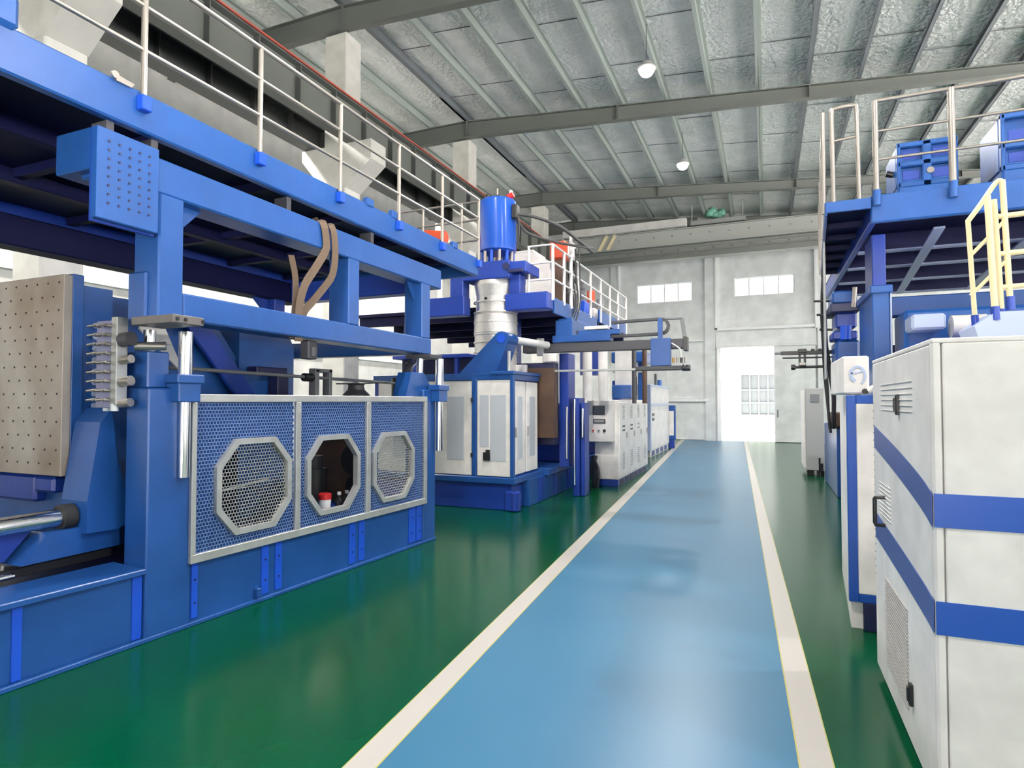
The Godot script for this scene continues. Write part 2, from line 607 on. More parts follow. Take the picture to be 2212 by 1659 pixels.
func build_roof() -> void:
	var st := begin()
	var pr := [[X0 - 0.3, roof_under(X0)], [-8.0, roof_under(-8.0)], [X1 + 0.3, roof_under(X1)], [X1 + 0.3, roof_under(X1) + 0.12], [-8.0, roof_under(-8.0) + 0.12], [X0 - 0.3, roof_under(X0) + 0.12]]
	prism(st, pr, "z", Z0 + 0.3, Z1 - 0.3)
	var c := struct("ceiling", st, M.foil)
	# purlins along the hall, Z profile
	var xs := [-12.4, -11.3, -10.2, -9.1, -7.9, -6.8, -5.6, -4.44, -3.35, -2.24, -1.17, -0.08, 0.97, 2.03, 3.02, 4.02, 4.99, 6.0, 7.05, 8.1, 9.15, 10.2, 11.3, 12.4]
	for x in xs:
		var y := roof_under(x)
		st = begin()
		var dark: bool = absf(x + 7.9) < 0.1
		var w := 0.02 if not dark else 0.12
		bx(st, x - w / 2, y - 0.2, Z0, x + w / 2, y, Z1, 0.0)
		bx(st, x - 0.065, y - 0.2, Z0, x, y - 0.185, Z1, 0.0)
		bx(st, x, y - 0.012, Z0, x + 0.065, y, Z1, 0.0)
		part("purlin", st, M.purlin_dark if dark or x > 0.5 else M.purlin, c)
	# lap joints of the foil between purlins
	for x in range(xs.size() - 1):
		st = begin()
		var xa: float = xs[x]
		var xb: float = xs[x + 1]
		if xa < -8.0 or xb > 6.5:
			continue
		for k in 9:
			var z := -4.0 - k * 2.4 - fmod(x * 0.77, 1.2)
			bar(st, Vector3(xa + 0.06, roof_under(xa + 0.06) - 0.003, z), Vector3(xb - 0.06, roof_under(xb - 0.06) - 0.003, z), 0.022, 0.006, 0.0)
		part("foil_seam", st, M.purlin_dark, c, "", true)
	# rafters
	var says := ["first roof beam, cut by the top edge of the photo", "second roof beam, crossing the whole roof behind the first lamp", "third roof beam, beyond the farther lamp", "roof beam against the far gable wall", "roof beam above the camera", "roof beam behind the camera"]
	var zs := [-9.86, -15.4, -21.82, -26.0, -3.9, 3.0]
	for i in 6:
		var z: float = zs[i]
		var t := thing("roof_beam", "dark grey " + says[i], "roof beam", Vector3(0, beam_bottom(0.0), z), "roof beams")
		st = begin()
		prism(st, [[X0, beam_bottom(X0)], [-8, beam_bottom(-8.0)], [X1, beam_bottom(X1)], [X1, beam_top(X1)], [-8, beam_top(-8.0)], [X0, beam_top(X0)]], "z", z - 0.008, z + 0.008)
		part("web", st, M.beam, t)
		for s in [0, 1]:
			st = begin()
			for seg in [[X0, -8.0], [-8.0, X1]]:
				var a: float = seg[0]
				var b: float = seg[1]
				var ya := beam_bottom(a + 0.01 if seg[0] == -8.0 else a) if s == 0 else beam_top(a) - 0.02
				var yb := beam_bottom(b) if s == 0 else beam_top(b) - 0.02
				bar(st, Vector3(a, ya + 0.01, z), Vector3(b, yb + 0.01, z), 0.18, 0.02, 0.002)
			part("flange", st, M.beam, t)
		for x in [-7.9, -3.5, 1.0, 5.5]:
			part("stiffener", box(x - 0.01, beam_bottom(x) + 0.01, z - 0.1, x + 0.01, beam_top(x) - 0.02, z + 0.1, 0.0), M.beam_dark, t)

func build_columns() -> void:
	var zs := [-4.32, -9.86, -15.4, -21.82, 1.3]
	var says := ["nearest column, at the top left corner, its bracket cut by the frame", "column in the middle of the left row with its whole double bracket in view", "column whose top shows just left of the blue tank", "farthest column of the row, behind the blue tank", "column beside the camera, out of view"]
	for i in zs.size():
		var z: float = zs[i]
		var t := thing("column", "pale concrete " + says[i], "column", Vector3(-8.1, 0, z), "concrete columns carrying the crane rails")
		part("shaft", box(-8.4, 0, z - 0.5, -7.85, 9.24, z, 0.02), M.column, t)
		var st := begin()
		prism(st, [[-8.97, 6.9], [-8.97, 6.68], [-8.4, 6.0], [-7.85, 6.0], [-7.22, 6.5], [-7.22, 6.9]], "z", z - 0.5, z + 0.005)
		part("bracket", st, M.column, t)
	# crane runway beams on the brackets
	for s in 2:
		var x := -7.68 if s == 0 else -8.75
		var y0 := 6.9
		var y1 := 7.42 if s == 1 else 7.65
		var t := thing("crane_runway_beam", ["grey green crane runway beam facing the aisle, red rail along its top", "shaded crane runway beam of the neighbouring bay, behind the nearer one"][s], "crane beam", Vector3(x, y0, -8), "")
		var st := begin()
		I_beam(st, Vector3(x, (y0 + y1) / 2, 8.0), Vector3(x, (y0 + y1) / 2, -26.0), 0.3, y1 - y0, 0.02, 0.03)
		part("beam", st, M.beam if s == 0 else M.beam_dark, t)  # neighbour beam gets a darker colour for the shadow it lies in
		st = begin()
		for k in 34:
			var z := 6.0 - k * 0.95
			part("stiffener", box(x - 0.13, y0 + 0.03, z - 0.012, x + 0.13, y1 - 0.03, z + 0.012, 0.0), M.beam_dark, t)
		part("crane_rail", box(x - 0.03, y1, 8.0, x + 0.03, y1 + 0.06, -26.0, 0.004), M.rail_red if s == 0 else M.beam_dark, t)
		if s == 0:
			part("conductor_bar", box(x + 0.16, y1 - 0.015, 8.0, x + 0.2, y1 + 0.015, -26.0, 0.004), M.rail_red, t)

func build_outside() -> void:
	struct("ground_outside", box(-60, -0.5, 60, 60, -0.31, -26.6, 0.0), M.ground)
	struct("yard_outside", box(-60, -0.5, -26.6, 60, -0.31, -90, 0.0), M.asphalt)
	struct("pavement_outside", box(-14, -0.31, Z1 - 0.3, 14, -0.06, -36, 0.0), M.asphalt)
	# white building across the yard
	var z := -36.0
	var t := thing("building", "overexposed white building across the yard, seen through the open door", "building", Vector3(-0.5, -0.06, z))
	var st := begin()
	bx(st, -12, -0.06, z, -1.3, 9, z - 0.4, 0.0)
	bx(st, -1.3, -0.06, z, 1.5, 0.85, z - 0.4, 0.0)
	bx(st, -1.3, 3.15, z, 1.5, 9, z - 0.4, 0.0)
	bx(st, 1.5, -0.06, z, 12, 9, z - 0.4, 0.0)
	bx(st, -1.3, 0.85, z - 0.4, 1.5, 3.15, z - 0.6, 0.0)
	part("wall", st, M.outside, t)
	part("sill", box(-1.6, 3.2, z + 0.15, 1.7, 3.32, z, 0.01), M.outside, t)
	part("plinth", box(-11.9, -0.06, z + 0.2, 11.9, 0.75, z, 0.01), M.outside, t)
	st = begin()
	for x in [-1.3, -0.83, -0.37, 0.1, 0.57, 1.03, 1.5]:
		bx(st, x - 0.03, 0.85, z - 0.1, x + 0.03, 3.15, z - 0.16, 0.0)
	for y in [0.87, 1.55, 2.25, 3.13]:
		bx(st, -1.3, y - 0.03, z - 0.09, 1.5, y + 0.03, z - 0.15, 0.0)
	var w := part("window", st, M.outside, t)
	for k in 6:
		for j in 3:
			part("pane", box(-1.27 + k * 0.467, [0.9, 1.58, 2.28][j], z - 0.2, -0.86 + k * 0.467, [1.52, 2.22, 3.1][j], z - 0.21, 0.0), M.glass_far, w)
	# planted strip in front of it
	var rng := RandomNumberGenerator.new()
	rng.seed = 5
	st = begin()
	st.set_smooth_group(-1)
	for i in 900:
		var c := Vector3(rng.randf_range(-4.5, 3.0), 0.06, -34.6 + rng.randf_range(-0.3, 0.3))
		c.y += rng.randf() * (0.2 + 0.22 * absf(sin(c.x * 4.0)))
		var a := rng.randf() * TAU
		var u := Vector3(cos(a), rng.randf_range(-0.3, 0.6), sin(a)) * 0.09
		var v := Vector3(-sin(a), rng.randf_range(-0.2, 0.5), cos(a)) * 0.035
		tri(st, c - u * 0.3 + v, c - u * 0.3 - v, c + u, Vector3.UP)
	var s := solo("low_planting", st, M.leaf, "low strip of green plants at the foot of the white building outside", "plants", Vector3(-0.7, 0, -34.6))
	s.set_meta("kind", "stuff")
	solo("planter_kerb", box(-4.6, -0.06, -34.15, 3.1, 0.06, -34.95, 0.02), M.outside, "white kerb under the strip of plants outside the door", "kerb", Vector3(-0.7, -0.06, -34.5))

func build_crane() -> void:
	var t := thing("overhead_crane", "grey overhead travelling crane spanning the hall before the far gable", "crane", Vector3(-2.5, 7.0, -23))
	for g in 2:
		var z: float = [-22.6, -24.3][g]
		var y0: float = [7.4, 7.27][g]
		var st := begin()
		bx(st, -7.3, y0 + 0.03, z, 9.0, y0 + 0.55, z - 0.35, 0.01)
		bx(st, -7.3, y0, z + 0.06, 9.0, y0 + 0.03, z - 0.41, 0.002)
		bx(st, -7.3, y0 + 0.55, z + 0.06, 9.0, y0 + 0.58, z - 0.41, 0.002)
		var gd := part("girder", st, M.crane, t)
		part("rail", box(-7.3, y0 + 0.58, z - 0.15, 9.0, y0 + 0.63, z - 0.2, 0.0), M.crane_dark, gd)
		st = begin()
		if g == 1:
			bx(st, -7.3, y0, z + 0.1, 9.0, y0 + 0.2, z + 0.04, 0.004)
		else:
			bx(st, -7.3, y0 - 0.1, z - 0.1, 9.0, y0 - 0.02, z - 0.28, 0.004)
		part("lower_rail", st, M.beam, gd)
		for k in 12:
			part("lug", box(-5.8 + k * 0.66, y0 + 0.3, z + 0.02, -5.74 + k * 0.66, y0 + 0.36, z, 0.002), M.crane_dark, gd)
	part("end_carriage", box(-7.5, 7.45, -21.9, -7.15, 7.85, -25.2, 0.02), M.crane_dark, t)
	for k in 2:
		var st := begin()
		var x := -5.75 + k * 0.32
		bar(st, Vector3(x - 0.12, 7.42, -22.56), Vector3(x + 0.2, 8.0, -22.56), 0.02, 0.13, 0.002)
		part("warning_stripe", st, M.yellow, t, "pale yellow slanting warning stripe")
	var st := begin()
	bx(st, -7.3, 8.02, -22.4, -2.6, 8.3, -22.7, 0.01)
	part("cover", st, M.column, t)
	# trolley on top
	var h := thing("crane_trolley", "grey hoist trolley with a bundled green tarpaulin on the crane bridge", "hoist", Vector3(-1.9, 8.0, -23.4))
	st = begin()
	bx(st, -2.5, 8.07, -22.72, -0.6, 8.25, -24.5, 0.02)
	part("trolley_frame", st, M.crane_dark, h)
	st = begin()
	cyl(st, Vector3(-2.3, 8.42, -23.4), Vector3(-1.2, 8.42, -23.4), 0.17, 16)
	part("hoist_drum", st, M.crane, h)
	st = begin()
	for k in 5:
		var c := Vector3(-1.85 + 0.1 * k, 8.5 + 0.1 * sin(k * 1.7) , -23.0 - 0.05 * k)
		lathe(st, c, [[0.0, -0.14], [0.13, -0.1], [0.17, 0.02], [0.12, 0.13], [0.0, 0.17]], 10)
	part("tarpaulin", st, M.tarp, h, "green tarpaulin bundle")
	for x in [-2.45, -0.7]:
		part("stanchion", rod(x, 8.2, -22.8, x, 8.85, -22.8, 0.025, 8), M.crane_dark, h)

# ------------------------------------------------------------------ left machine
const FX := -3.75

func build_left_machine() -> void:
	# raised platform
	var t := thing("work_platform", "long blue work platform deck over the left machine", "platform", Vector3(-5.4, 3.42, -3))
	part("edge_beam", box(-3.83, 3.42, 2.5, -3.75, 3.68, -7.66, 0.012), M.blue, t)
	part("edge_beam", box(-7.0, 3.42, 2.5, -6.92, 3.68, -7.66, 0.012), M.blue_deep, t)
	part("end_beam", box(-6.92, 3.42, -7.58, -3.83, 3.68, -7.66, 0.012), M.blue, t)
	part("deck_plate", box(-6.92, 3.62, 2.5, -3.83, 3.66, -7.58, 0.0), M.shaded_blue, t)
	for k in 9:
		part("joist", box(-6.92, 3.54, 1.2 - k * 1.05, -3.83, 3.62, 1.12 - k * 1.05, 0.004), M.shaded_blue, t)
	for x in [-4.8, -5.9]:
		part("stringer", box(x - 0.05, 3.5, 2.5, x + 0.05, 3.62, -7.58, 0.004), M.shaded_blue, t)
	part("corner_block", box(-3.85, 3.66, -1.0, -3.72, 3.86, -1.93, 0.03), M.blue, t)
	var lug := begin()
	prism(lug, [[-2.46, 3.66], [-2.56, 3.66], [-2.58, 3.69], [-2.46, 3.7]], "x", -3.76, -3.73)
	cyl(lug, Vector3(-3.74, 3.69, -2.45), Vector3(-3.72, 3.69, -2.45), 0.024, 12)
	part("latch", lug, M.steel, t, "pale steel latch")
	for k in 3:
		var z: float = [-5.05, -5.5, -6.9][k]
		part("lug", box(-3.8, 3.66, z, -3.74, 3.74, z - 0.12, 0.006), M.blue, t)
	# handrail along the platform
	var hr := thing("handrail", "three bar stainless handrail along the edge of the left platform", "handrail", Vector3(-3.73, 3.6, -3))
	var zs := [-0.6, -1.6, -2.64, -3.62, -4.61, -5.61, -6.58, -7.62]
	for z in zs:
		var p := part("post", rod(-3.73, 3.56, z, -3.73, 4.5, z, 0.02, 12), M.steel, hr)
		part("post_socket", box(-3.75, 3.54, z + 0.035, -3.69, 3.64, z - 0.035, 0.006), M.blue_bright, p)
	for y in [4.5, 4.24, 3.945]:
		part("rail", rod(-3.73, y, 1.5, -3.73, y, -7.62, 0.019 if y > 4.4 else 0.015, 12), M.steel, hr)
	for y in [4.48, 4.22, 3.93]:
		part("end_rail", rod(-3.73, y, -7.62, -6.95, y, -7.62, 0.015, 10), M.steel, hr)
	for x in [-4.0, -4.64, -5.05, -6.0, -6.95]:
		part("post", rod(x, 3.6, -7.62, x, 4.48, -7.62, 0.017, 10), M.steel, hr)
	# lifting frame under the platform
	var f := thing("steel_gantry", "blue welded box frame under the platform with two rectangular openings", "frame", Vector3(-5, 2.2, -4.5))
	var bev := 0.012
	part("upper_beam", box(-4.0, 3.05, -2.42, FX, 3.29, -6.6, bev), M.blue, f)
	part("lower_beam", box(-4.0, 2.21, -2.97, FX, 2.405, -6.36, bev), M.blue, f)
	part("post", box(-4.0, 2.21, -2.78, FX, 3.06, -2.97, bev), M.blue, f)
	part("post", box(-4.0, 2.4, -4.78, FX, 3.06, -4.95, bev), M.blue, f)
	part("post", box(-4.0, 2.4, -6.14, FX, 3.06, -6.33, bev), M.blue, f)
	part("post_foot", box(-4.03, 2.2, -2.76, FX - 0.1, 2.53, -2.96, bev), M.blue, f)
	var st := begin()
	prism(st, [[-2.97, 3.06], [-3.2, 3.06], [-2.97, 2.82]], "x", -3.88, -3.86)
	part("gusset", st, M.blue, f)
	st = begin()
	prism(st, [[-6.14, 3.06], [-5.98, 3.06], [-6.14, 2.84]], "x", -3.88, -3.86)
	part("gusset", st, M.blue, f)
	var bp := part("bolt_plate", box(-3.77, 2.76, -2.34, -3.71, 3.325, -2.745, 0.006), M.blue, f)
	st = begin()
	for r in 8:
		for c in 5:
			var z := -2.41 - c * 0.066
			var y := 3.25 - r * 0.055 - (0.0 if c % 2 == 0 else 0.0)
			cyl(st, Vector3(-3.712, y, z), Vector3(-3.704, y, z), 0.0085, 8)
	part("bolt_holes", st, M.blue_dark, bp, "", true)
	part("backing_plate", box(-3.8, 2.75, -2.35, -3.77, 3.33, -2.76, 0.004), M.blue_deep, f)
	part("stub_beam", box(-4.15, 3.08, -2.36, -3.8, 3.34, -2.7, 0.008), M.blue, f)
	for z in [-2.45, -2.75, -4.0, -5.2]:
		part("spacer_block", box(-3.95, 3.29, z, -3.8, 3.42, z - 0.05, 0.004), M.dark, f)
	# rear half of the frame
	part("rear_beam", box(-6.25, 3.0, -0.6, -6.0, 3.27, -6.6, bev), M.shaded_blue, f)
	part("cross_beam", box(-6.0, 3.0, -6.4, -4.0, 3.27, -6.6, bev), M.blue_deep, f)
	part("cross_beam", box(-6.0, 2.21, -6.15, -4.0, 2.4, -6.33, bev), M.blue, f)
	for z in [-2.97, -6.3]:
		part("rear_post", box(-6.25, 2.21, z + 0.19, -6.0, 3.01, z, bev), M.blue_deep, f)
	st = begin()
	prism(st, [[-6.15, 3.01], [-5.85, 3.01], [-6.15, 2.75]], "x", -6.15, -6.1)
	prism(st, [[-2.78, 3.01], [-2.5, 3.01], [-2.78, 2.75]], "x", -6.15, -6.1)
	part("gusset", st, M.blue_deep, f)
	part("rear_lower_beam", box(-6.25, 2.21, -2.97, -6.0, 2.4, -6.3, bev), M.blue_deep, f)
	# bottom pad with its screws
	var pad := part("pad_plate", box(-3.9, 2.155, -2.7, -3.5, 2.21, -2.93, 0.004), M.pad, f, "dark steel pad plate under the near post")
	for z in [-2.73, -2.79, -2.92]:
		part("bolt", rod(-3.505, 2.182, z, -3.494, 2.182, z, 0.013, 8), M.hole, pad)
	part("pad_plate", box(-3.95, 2.155, -6.1, -3.62, 2.2, -6.4, 0.004), M.dark, f)
	var sp := begin()
	bx(sp, -3.9, 2.03, -4.28, -3.8, 2.2, -4.4, 0.01)
	cyl(sp, Vector3(-3.82, 2.06, -4.36), Vector3(-3.82, 2.14, -4.36), 0.04, 10)
	part("limit_switch", sp, M.dark, f)
	# lifting sling hanging on the upper beam
	var sl := begin()
	var ribbon := func(pts: Array, w: float) -> void:
		sl.set_smooth_group(-1)
		for i in pts.size() - 1:
			var a: Vector3 = pts[i]
			var b: Vector3 = pts[i + 1]
			var d := (b - a).normalized()
			var n := Vector3(1, 0, 0.25).normalized()
			var s := d.cross(n).normalized()
			obx(sl, (a + b) / 2, Vector3(0.004, w / 2, (b - a).length() / 2 + 0.004), Basis(s.cross(d), s, d), 0.001)
	ribbon.call(curve([Vector3(-3.9, 3.3, -4.4), Vector3(-3.74, 3.295, -4.38), Vector3(-3.725, 3.1, -4.42), Vector3(-3.73, 3.0, -4.39), Vector3(-3.75, 2.85, -4.3), Vector3(-3.77, 2.68, -4.19), Vector3(-3.78, 2.5, -4.14), Vector3(-3.77, 2.3, -4.12), Vector3(-3.78, 2.18, -4.13)], 3), 0.075)
	ribbon.call(curve([Vector3(-3.9, 3.3, -4.52), Vector3(-3.74, 3.295, -4.5), Vector3(-3.725, 3.1, -4.54), Vector3(-3.74, 2.85, -4.53), Vector3(-3.78, 2.7, -4.45), Vector3(-3.8, 2.55, -4.32), Vector3(-3.81, 2.45, -4.23), Vector3(-3.8, 2.3, -4.16), Vector3(-3.79, 2.18, -4.15)], 3), 0.07)
	ribbon.call(curve([Vector3(-3.9, 2.95, -4.16), Vector3(-3.86, 2.75, -4.17), Vector3(-3.84, 2.5, -4.15), Vector3(-3.83, 2.2, -4.1)], 3), 0.06)
	solo("lifting_sling", sl, M.strap, "faded brown webbing sling looped over the blue frame", "sling", Vector3(-3.8, 2.3, -4.3))

	build_machine_base()
	build_clamp_unit()

const YAW_B := 1.4951 # base front runs from (-3.92, -2.87) to (-3.66, -6.3)

func build_machine_base() -> void:
	var at := Vector3(-3.92, 0, -2.87)
	# own axes: x along the front (away from the camera), y up, z towards the aisle
	var t := turned("machine_base", "blue steel base of the left machine standing on the green floor", "machine base", at, YAW_B)  # only the base of the machine, its upper parts are separate
	part("front_panel", box(0.3, 0.0, -0.06, 3.24, 0.47, -0.02), M.blue, t)
	part("near_panel", box(-2.4, 0.0, -0.1, -0.02, 0.48, -0.04), M.blue, t)
	part("ledge", box(-2.4, 0.46, -0.4, -0.01, 0.5, -0.0), M.blue, t)
	part("bed", box(-2.4, 0.0, -2.6, 3.4, 0.4, -0.12), M.blue_dark, t)  # top colour darkened for the shade inside the guard
	part("corner_column", box(-0.02, 0.0, -0.26, 0.31, 1.74, 0.0, 0.01), M.blue, t)
	part("corner_column", box(3.2, 0.0, -0.26, 3.45, 1.78, 0.0, 0.01), M.blue, t)
	part("sill_strip", box(-2.4, 0.0, -0.02, 3.46, 0.03, 0.012, 0.004), M.blue, t)
	for s in [[-0.77, -0.72], [-0.09, -0.025]]:
		part("strap_plate", box(s[0], 0.03, -0.045, s[1], 0.46, -0.028, 0.003), M.blue_bright, t)
	for s in [[0.325, 0.375], [0.95, 1.02], [1.09, 1.16], [1.99, 2.075], [2.13, 2.21], [2.95, 3.07], [3.09, 3.19]]:
		var p := part("strap_plate", box(s[0], 0.05, -0.022, s[1], 0.455, -0.008, 0.003), M.blue_bright, t)
		var c: float = (s[0] + s[1]) / 2
		for y in [0.16, 0.33]:
			part("screw", rod(c, y, -0.01, c, y, -0.004, 0.008, 8), M.blue_dark, p)
	part("shade_sheet", box(0.34, 0.48, -0.75, 1.26, 1.5, -0.7), M.shaded_blue, t)  # dark sheet standing in for the shade behind the near port
	part("dark_backdrop", box(2.93, 0.4, -1.5, 2.97, 1.45, -0.62), M.brown, t)  # added brown sheet that makes the middle port dark inside
	part("hook", box(0.88, 0.05, -0.02, 0.92, 0.12, 0.03, 0.004), M.blue, t)
	# cap blocks over the columns
	part("cap_block", box(0.0, 1.74, -0.3, 0.16, 2.0, -0.05, 0.01), M.blue, t)
	var st := begin()
	prism(st, [[2.93, 1.7], [3.03, 1.98], [3.28, 1.98], [3.45, 1.78], [3.45, 1.7]], "z", -0.24, -0.05)
	part("cap_block", st, M.blue, t)
	# mesh guard on the front
	var g := turned("mesh_guard", "aluminium framed mesh guard with three octagonal ports on the left machine", "machine guard", at, YAW_B)
	st = begin()
	part("frame_rail", box(0.285, 1.64, 0.0, 3.235, 1.7, 0.035, 0.004), M.alu, g)
	part("frame_rail", box(0.285, 0.46, 0.0, 3.235, 0.525, 0.035, 0.004), M.alu, g)
	part("frame_stile", box(0.285, 0.525, 0.0, 0.325, 1.64, 0.035, 0.004), M.alu, g)
	part("frame_stile", box(3.18, 0.525, 0.0, 3.235, 1.64, 0.035, 0.004), M.alu, g)
	part("frame_stile", box(1.265, 0.525, 0.0, 1.322, 1.64, 0.035, 0.004), M.alu, g)
	part("frame_stile", box(2.187, 0.525, 0.0, 2.25, 1.64, 0.035, 0.004), M.alu, g)
	var bays := [[0.325, 1.265, 0.485, 1.212], [1.322, 2.187, 1.39, 2.085], [2.25, 3.18, 2.283, 2.98]]
	var o_y := [[0.6, 1.35], [0.6, 1.33], [0.585, 1.318]]
	for i in 3:
		var b: Array = bays[i]
		var y0: float = o_y[i][0]
		var y1: float = o_y[i][1]
		var k := 0.235
		var wx: float = b[3] - b[2]
		var o := octagon(b[2], b[3], y0, y1, k)
		# blue backing sheet with the octagon cut out
		st = begin()
		var L: float = b[0]
		var R: float = b[1]
		var B := 0.525
		var T := 1.64
		prism(st, [[L, T], o[1], o[0], o[7], o[6], [L, B]], "z", -0.012, -0.008)
		prism(st, [[L, T], [R, T], o[2], o[1]], "z", -0.012, -0.008)
		prism(st, [[R, T], [R, B], o[5], o[4], o[3], o[2]], "z", -0.012, -0.008)
		prism(st, [[L, B], o[6], o[5], [R, B]], "z", -0.012, -0.008)
		part("backing_sheet", st, M.blue, g)
		# octagonal port frame
		st = begin()
		var q := octagon(b[2] + 0.045, b[3] - 0.045, y0 + 0.045, y1 - 0.045, k)
		for e in 8:
			var e1 := (e + 1) % 8
			prism(st, [o[e], o[e1], q[e1], q[e]], "z", -0.014, 0.042)
		part("port_frame", st, M.alu, g)
		# staggered wire mesh
		st = begin()
		var p := 0.027
		var rows := int((T - B) / p)
		var inside := octagon(b[2] + 0.03, b[3] - 0.03, y0 + 0.03, y1 - 0.03, k)
		var poly := PackedVector2Array()
		for v in inside:
			poly.append(Vector2(v[0], v[1]))
		var st2 := begin()
		var cx: float = (b[2] + b[3]) / 2
		for r in rows + 1:
			var y := B + r * p
			# each horizontal wire is cut at the port; the middle port stays open
			if y > y0 + 0.03 and y < y1 - 0.03:
				var half := _oct_half(b[2] + 0.03, b[3] - 0.03, y0 + 0.03, y1 - 0.03, k, y)
				obx(st, Vector3((L + cx - half) / 2, y, 0.006), Vector3((cx - half - L) / 2, 0.0024, 0.003), Basis(), 0.0)
				obx(st, Vector3((R + cx + half) / 2, y, 0.006), Vector3((R - cx - half) / 2, 0.0024, 0.003), Basis(), 0.0)
				if i != 1:
					obx(st2, Vector3(cx, y, 0.006), Vector3(half, 0.0024, 0.003), Basis(), 0.0)
			else:
				obx(st, Vector3((L + R) / 2, y, 0.006), Vector3((R - L) / 2, 0.0024, 0.003), Basis(), 0.0)
			if r == rows:
				continue
			var x := L + (0.0 if r % 2 == 0 else p / 2)
			while x < R:
				var inport := Geometry2D.is_point_in_polygon(Vector2(x, y + p / 2), poly)
				if not inport:
					_wire(st, x, y, p)
				elif i != 1:
					_wire(st2, x, y, p)
				x += p
		part("wire_mesh", st, M.mesh_wire, g, "", true)
		if i != 1:
			part("port_mesh", st2, M.alu, g, "bare silver mesh across the port", true)
	part("grip_bar", rod(0.53, 0.94, -0.06, 1.05, 0.99, -0.06, 0.013, 10), M.alu, g)
	# guide rods with their blue clamps
	for k in 2:
		var x: float = [0.225, 3.44][k]
		var z := 0.03 if k == 0 else 0.06
		var r := 0.047 if k == 0 else 0.05
		var yb: float = [1.1, 1.06][k]
		var h := turned("guide_rod", ["thick chrome guide rod at the near corner of the left machine", "chrome guide rod at the far corner of the left machine"][k], "guide rod", at, YAW_B, "chrome guide rods of the left machine")
		part("rod", rod(x, 1.72, z, x, 2.15, z, r, 20), M.chrome, h)
		part("sleeve", rod(x, yb, z, x, 1.66, z, r * 0.85, 20), M.chrome, h)
		var cl := part("clamp", box(x - 0.085, 1.64, z - 0.09, x + 0.085, 1.78, z + 0.06, 0.008), M.blue, h)
		part("clamp_cap", box(x - 0.105, 1.775, z - 0.1, x + 0.105, 1.84, z + 0.075, 0.008), M.blue, cl)
		var st2 := begin()
		cyl(st2, Vector3(x - 0.16, 1.95, z - 0.17), Vector3(x - 0.16, 2.155, z - 0.17), 0.04, 14)
		part("lift_screw", st2, M.chrome, h)

func _wire(st: SurfaceTool, x: float, y: float, p: float) -> void:
	st.set_smooth_group(-1)
	var w := 0.0024
	var z := 0.008
	quad(st, Vector3(x - w, y, z), Vector3(x + w, y, z), Vector3(x + w, y + p, z), Vector3(x - w, y + p, z), Vector3(0, 0, 1))
	quad(st, Vector3(x - w, y, z - 0.005), Vector3(x - w, y, z), Vector3(x - w, y + p, z), Vector3(x - w, y + p, z - 0.005), Vector3(-1, 0, 0))
	quad(st, Vector3(x + w, y, z - 0.005), Vector3(x + w, y, z), Vector3(x + w, y + p, z), Vector3(x + w, y + p, z - 0.005), Vector3(1, 0, 0))
	quad(st, Vector3(x - w, y, z - 0.005), Vector3(x + w, y, z - 0.005), Vector3(x + w, y + p, z - 0.005), Vector3(x - w, y + p, z - 0.005), Vector3(0, 0, -1))

func octagon(x0: float, x1: float, y0: float, y1: float, k: float) -> Array:
	var dx := (x1 - x0) * k
	var dy := (y1 - y0) * k * 1.15
	return [[x0, y1 - dy], [x0 + dx, y1], [x1 - dx, y1], [x1, y1 - dy], [x1, y0 + dy], [x1 - dx, y0], [x0 + dx, y0], [x0, y0 + dy]]

func _oct_half(x0: float, x1: float, y0: float, y1: float, k: float, y: float) -> float:
	var dx := (x1 - x0) * k
	var dy := (y1 - y0) * k * 1.15
	var h := (x1 - x0) / 2
	var e := minf(y - y0, y1 - y)
	return h if e > dy else h - dx * (1.0 - e / dy)

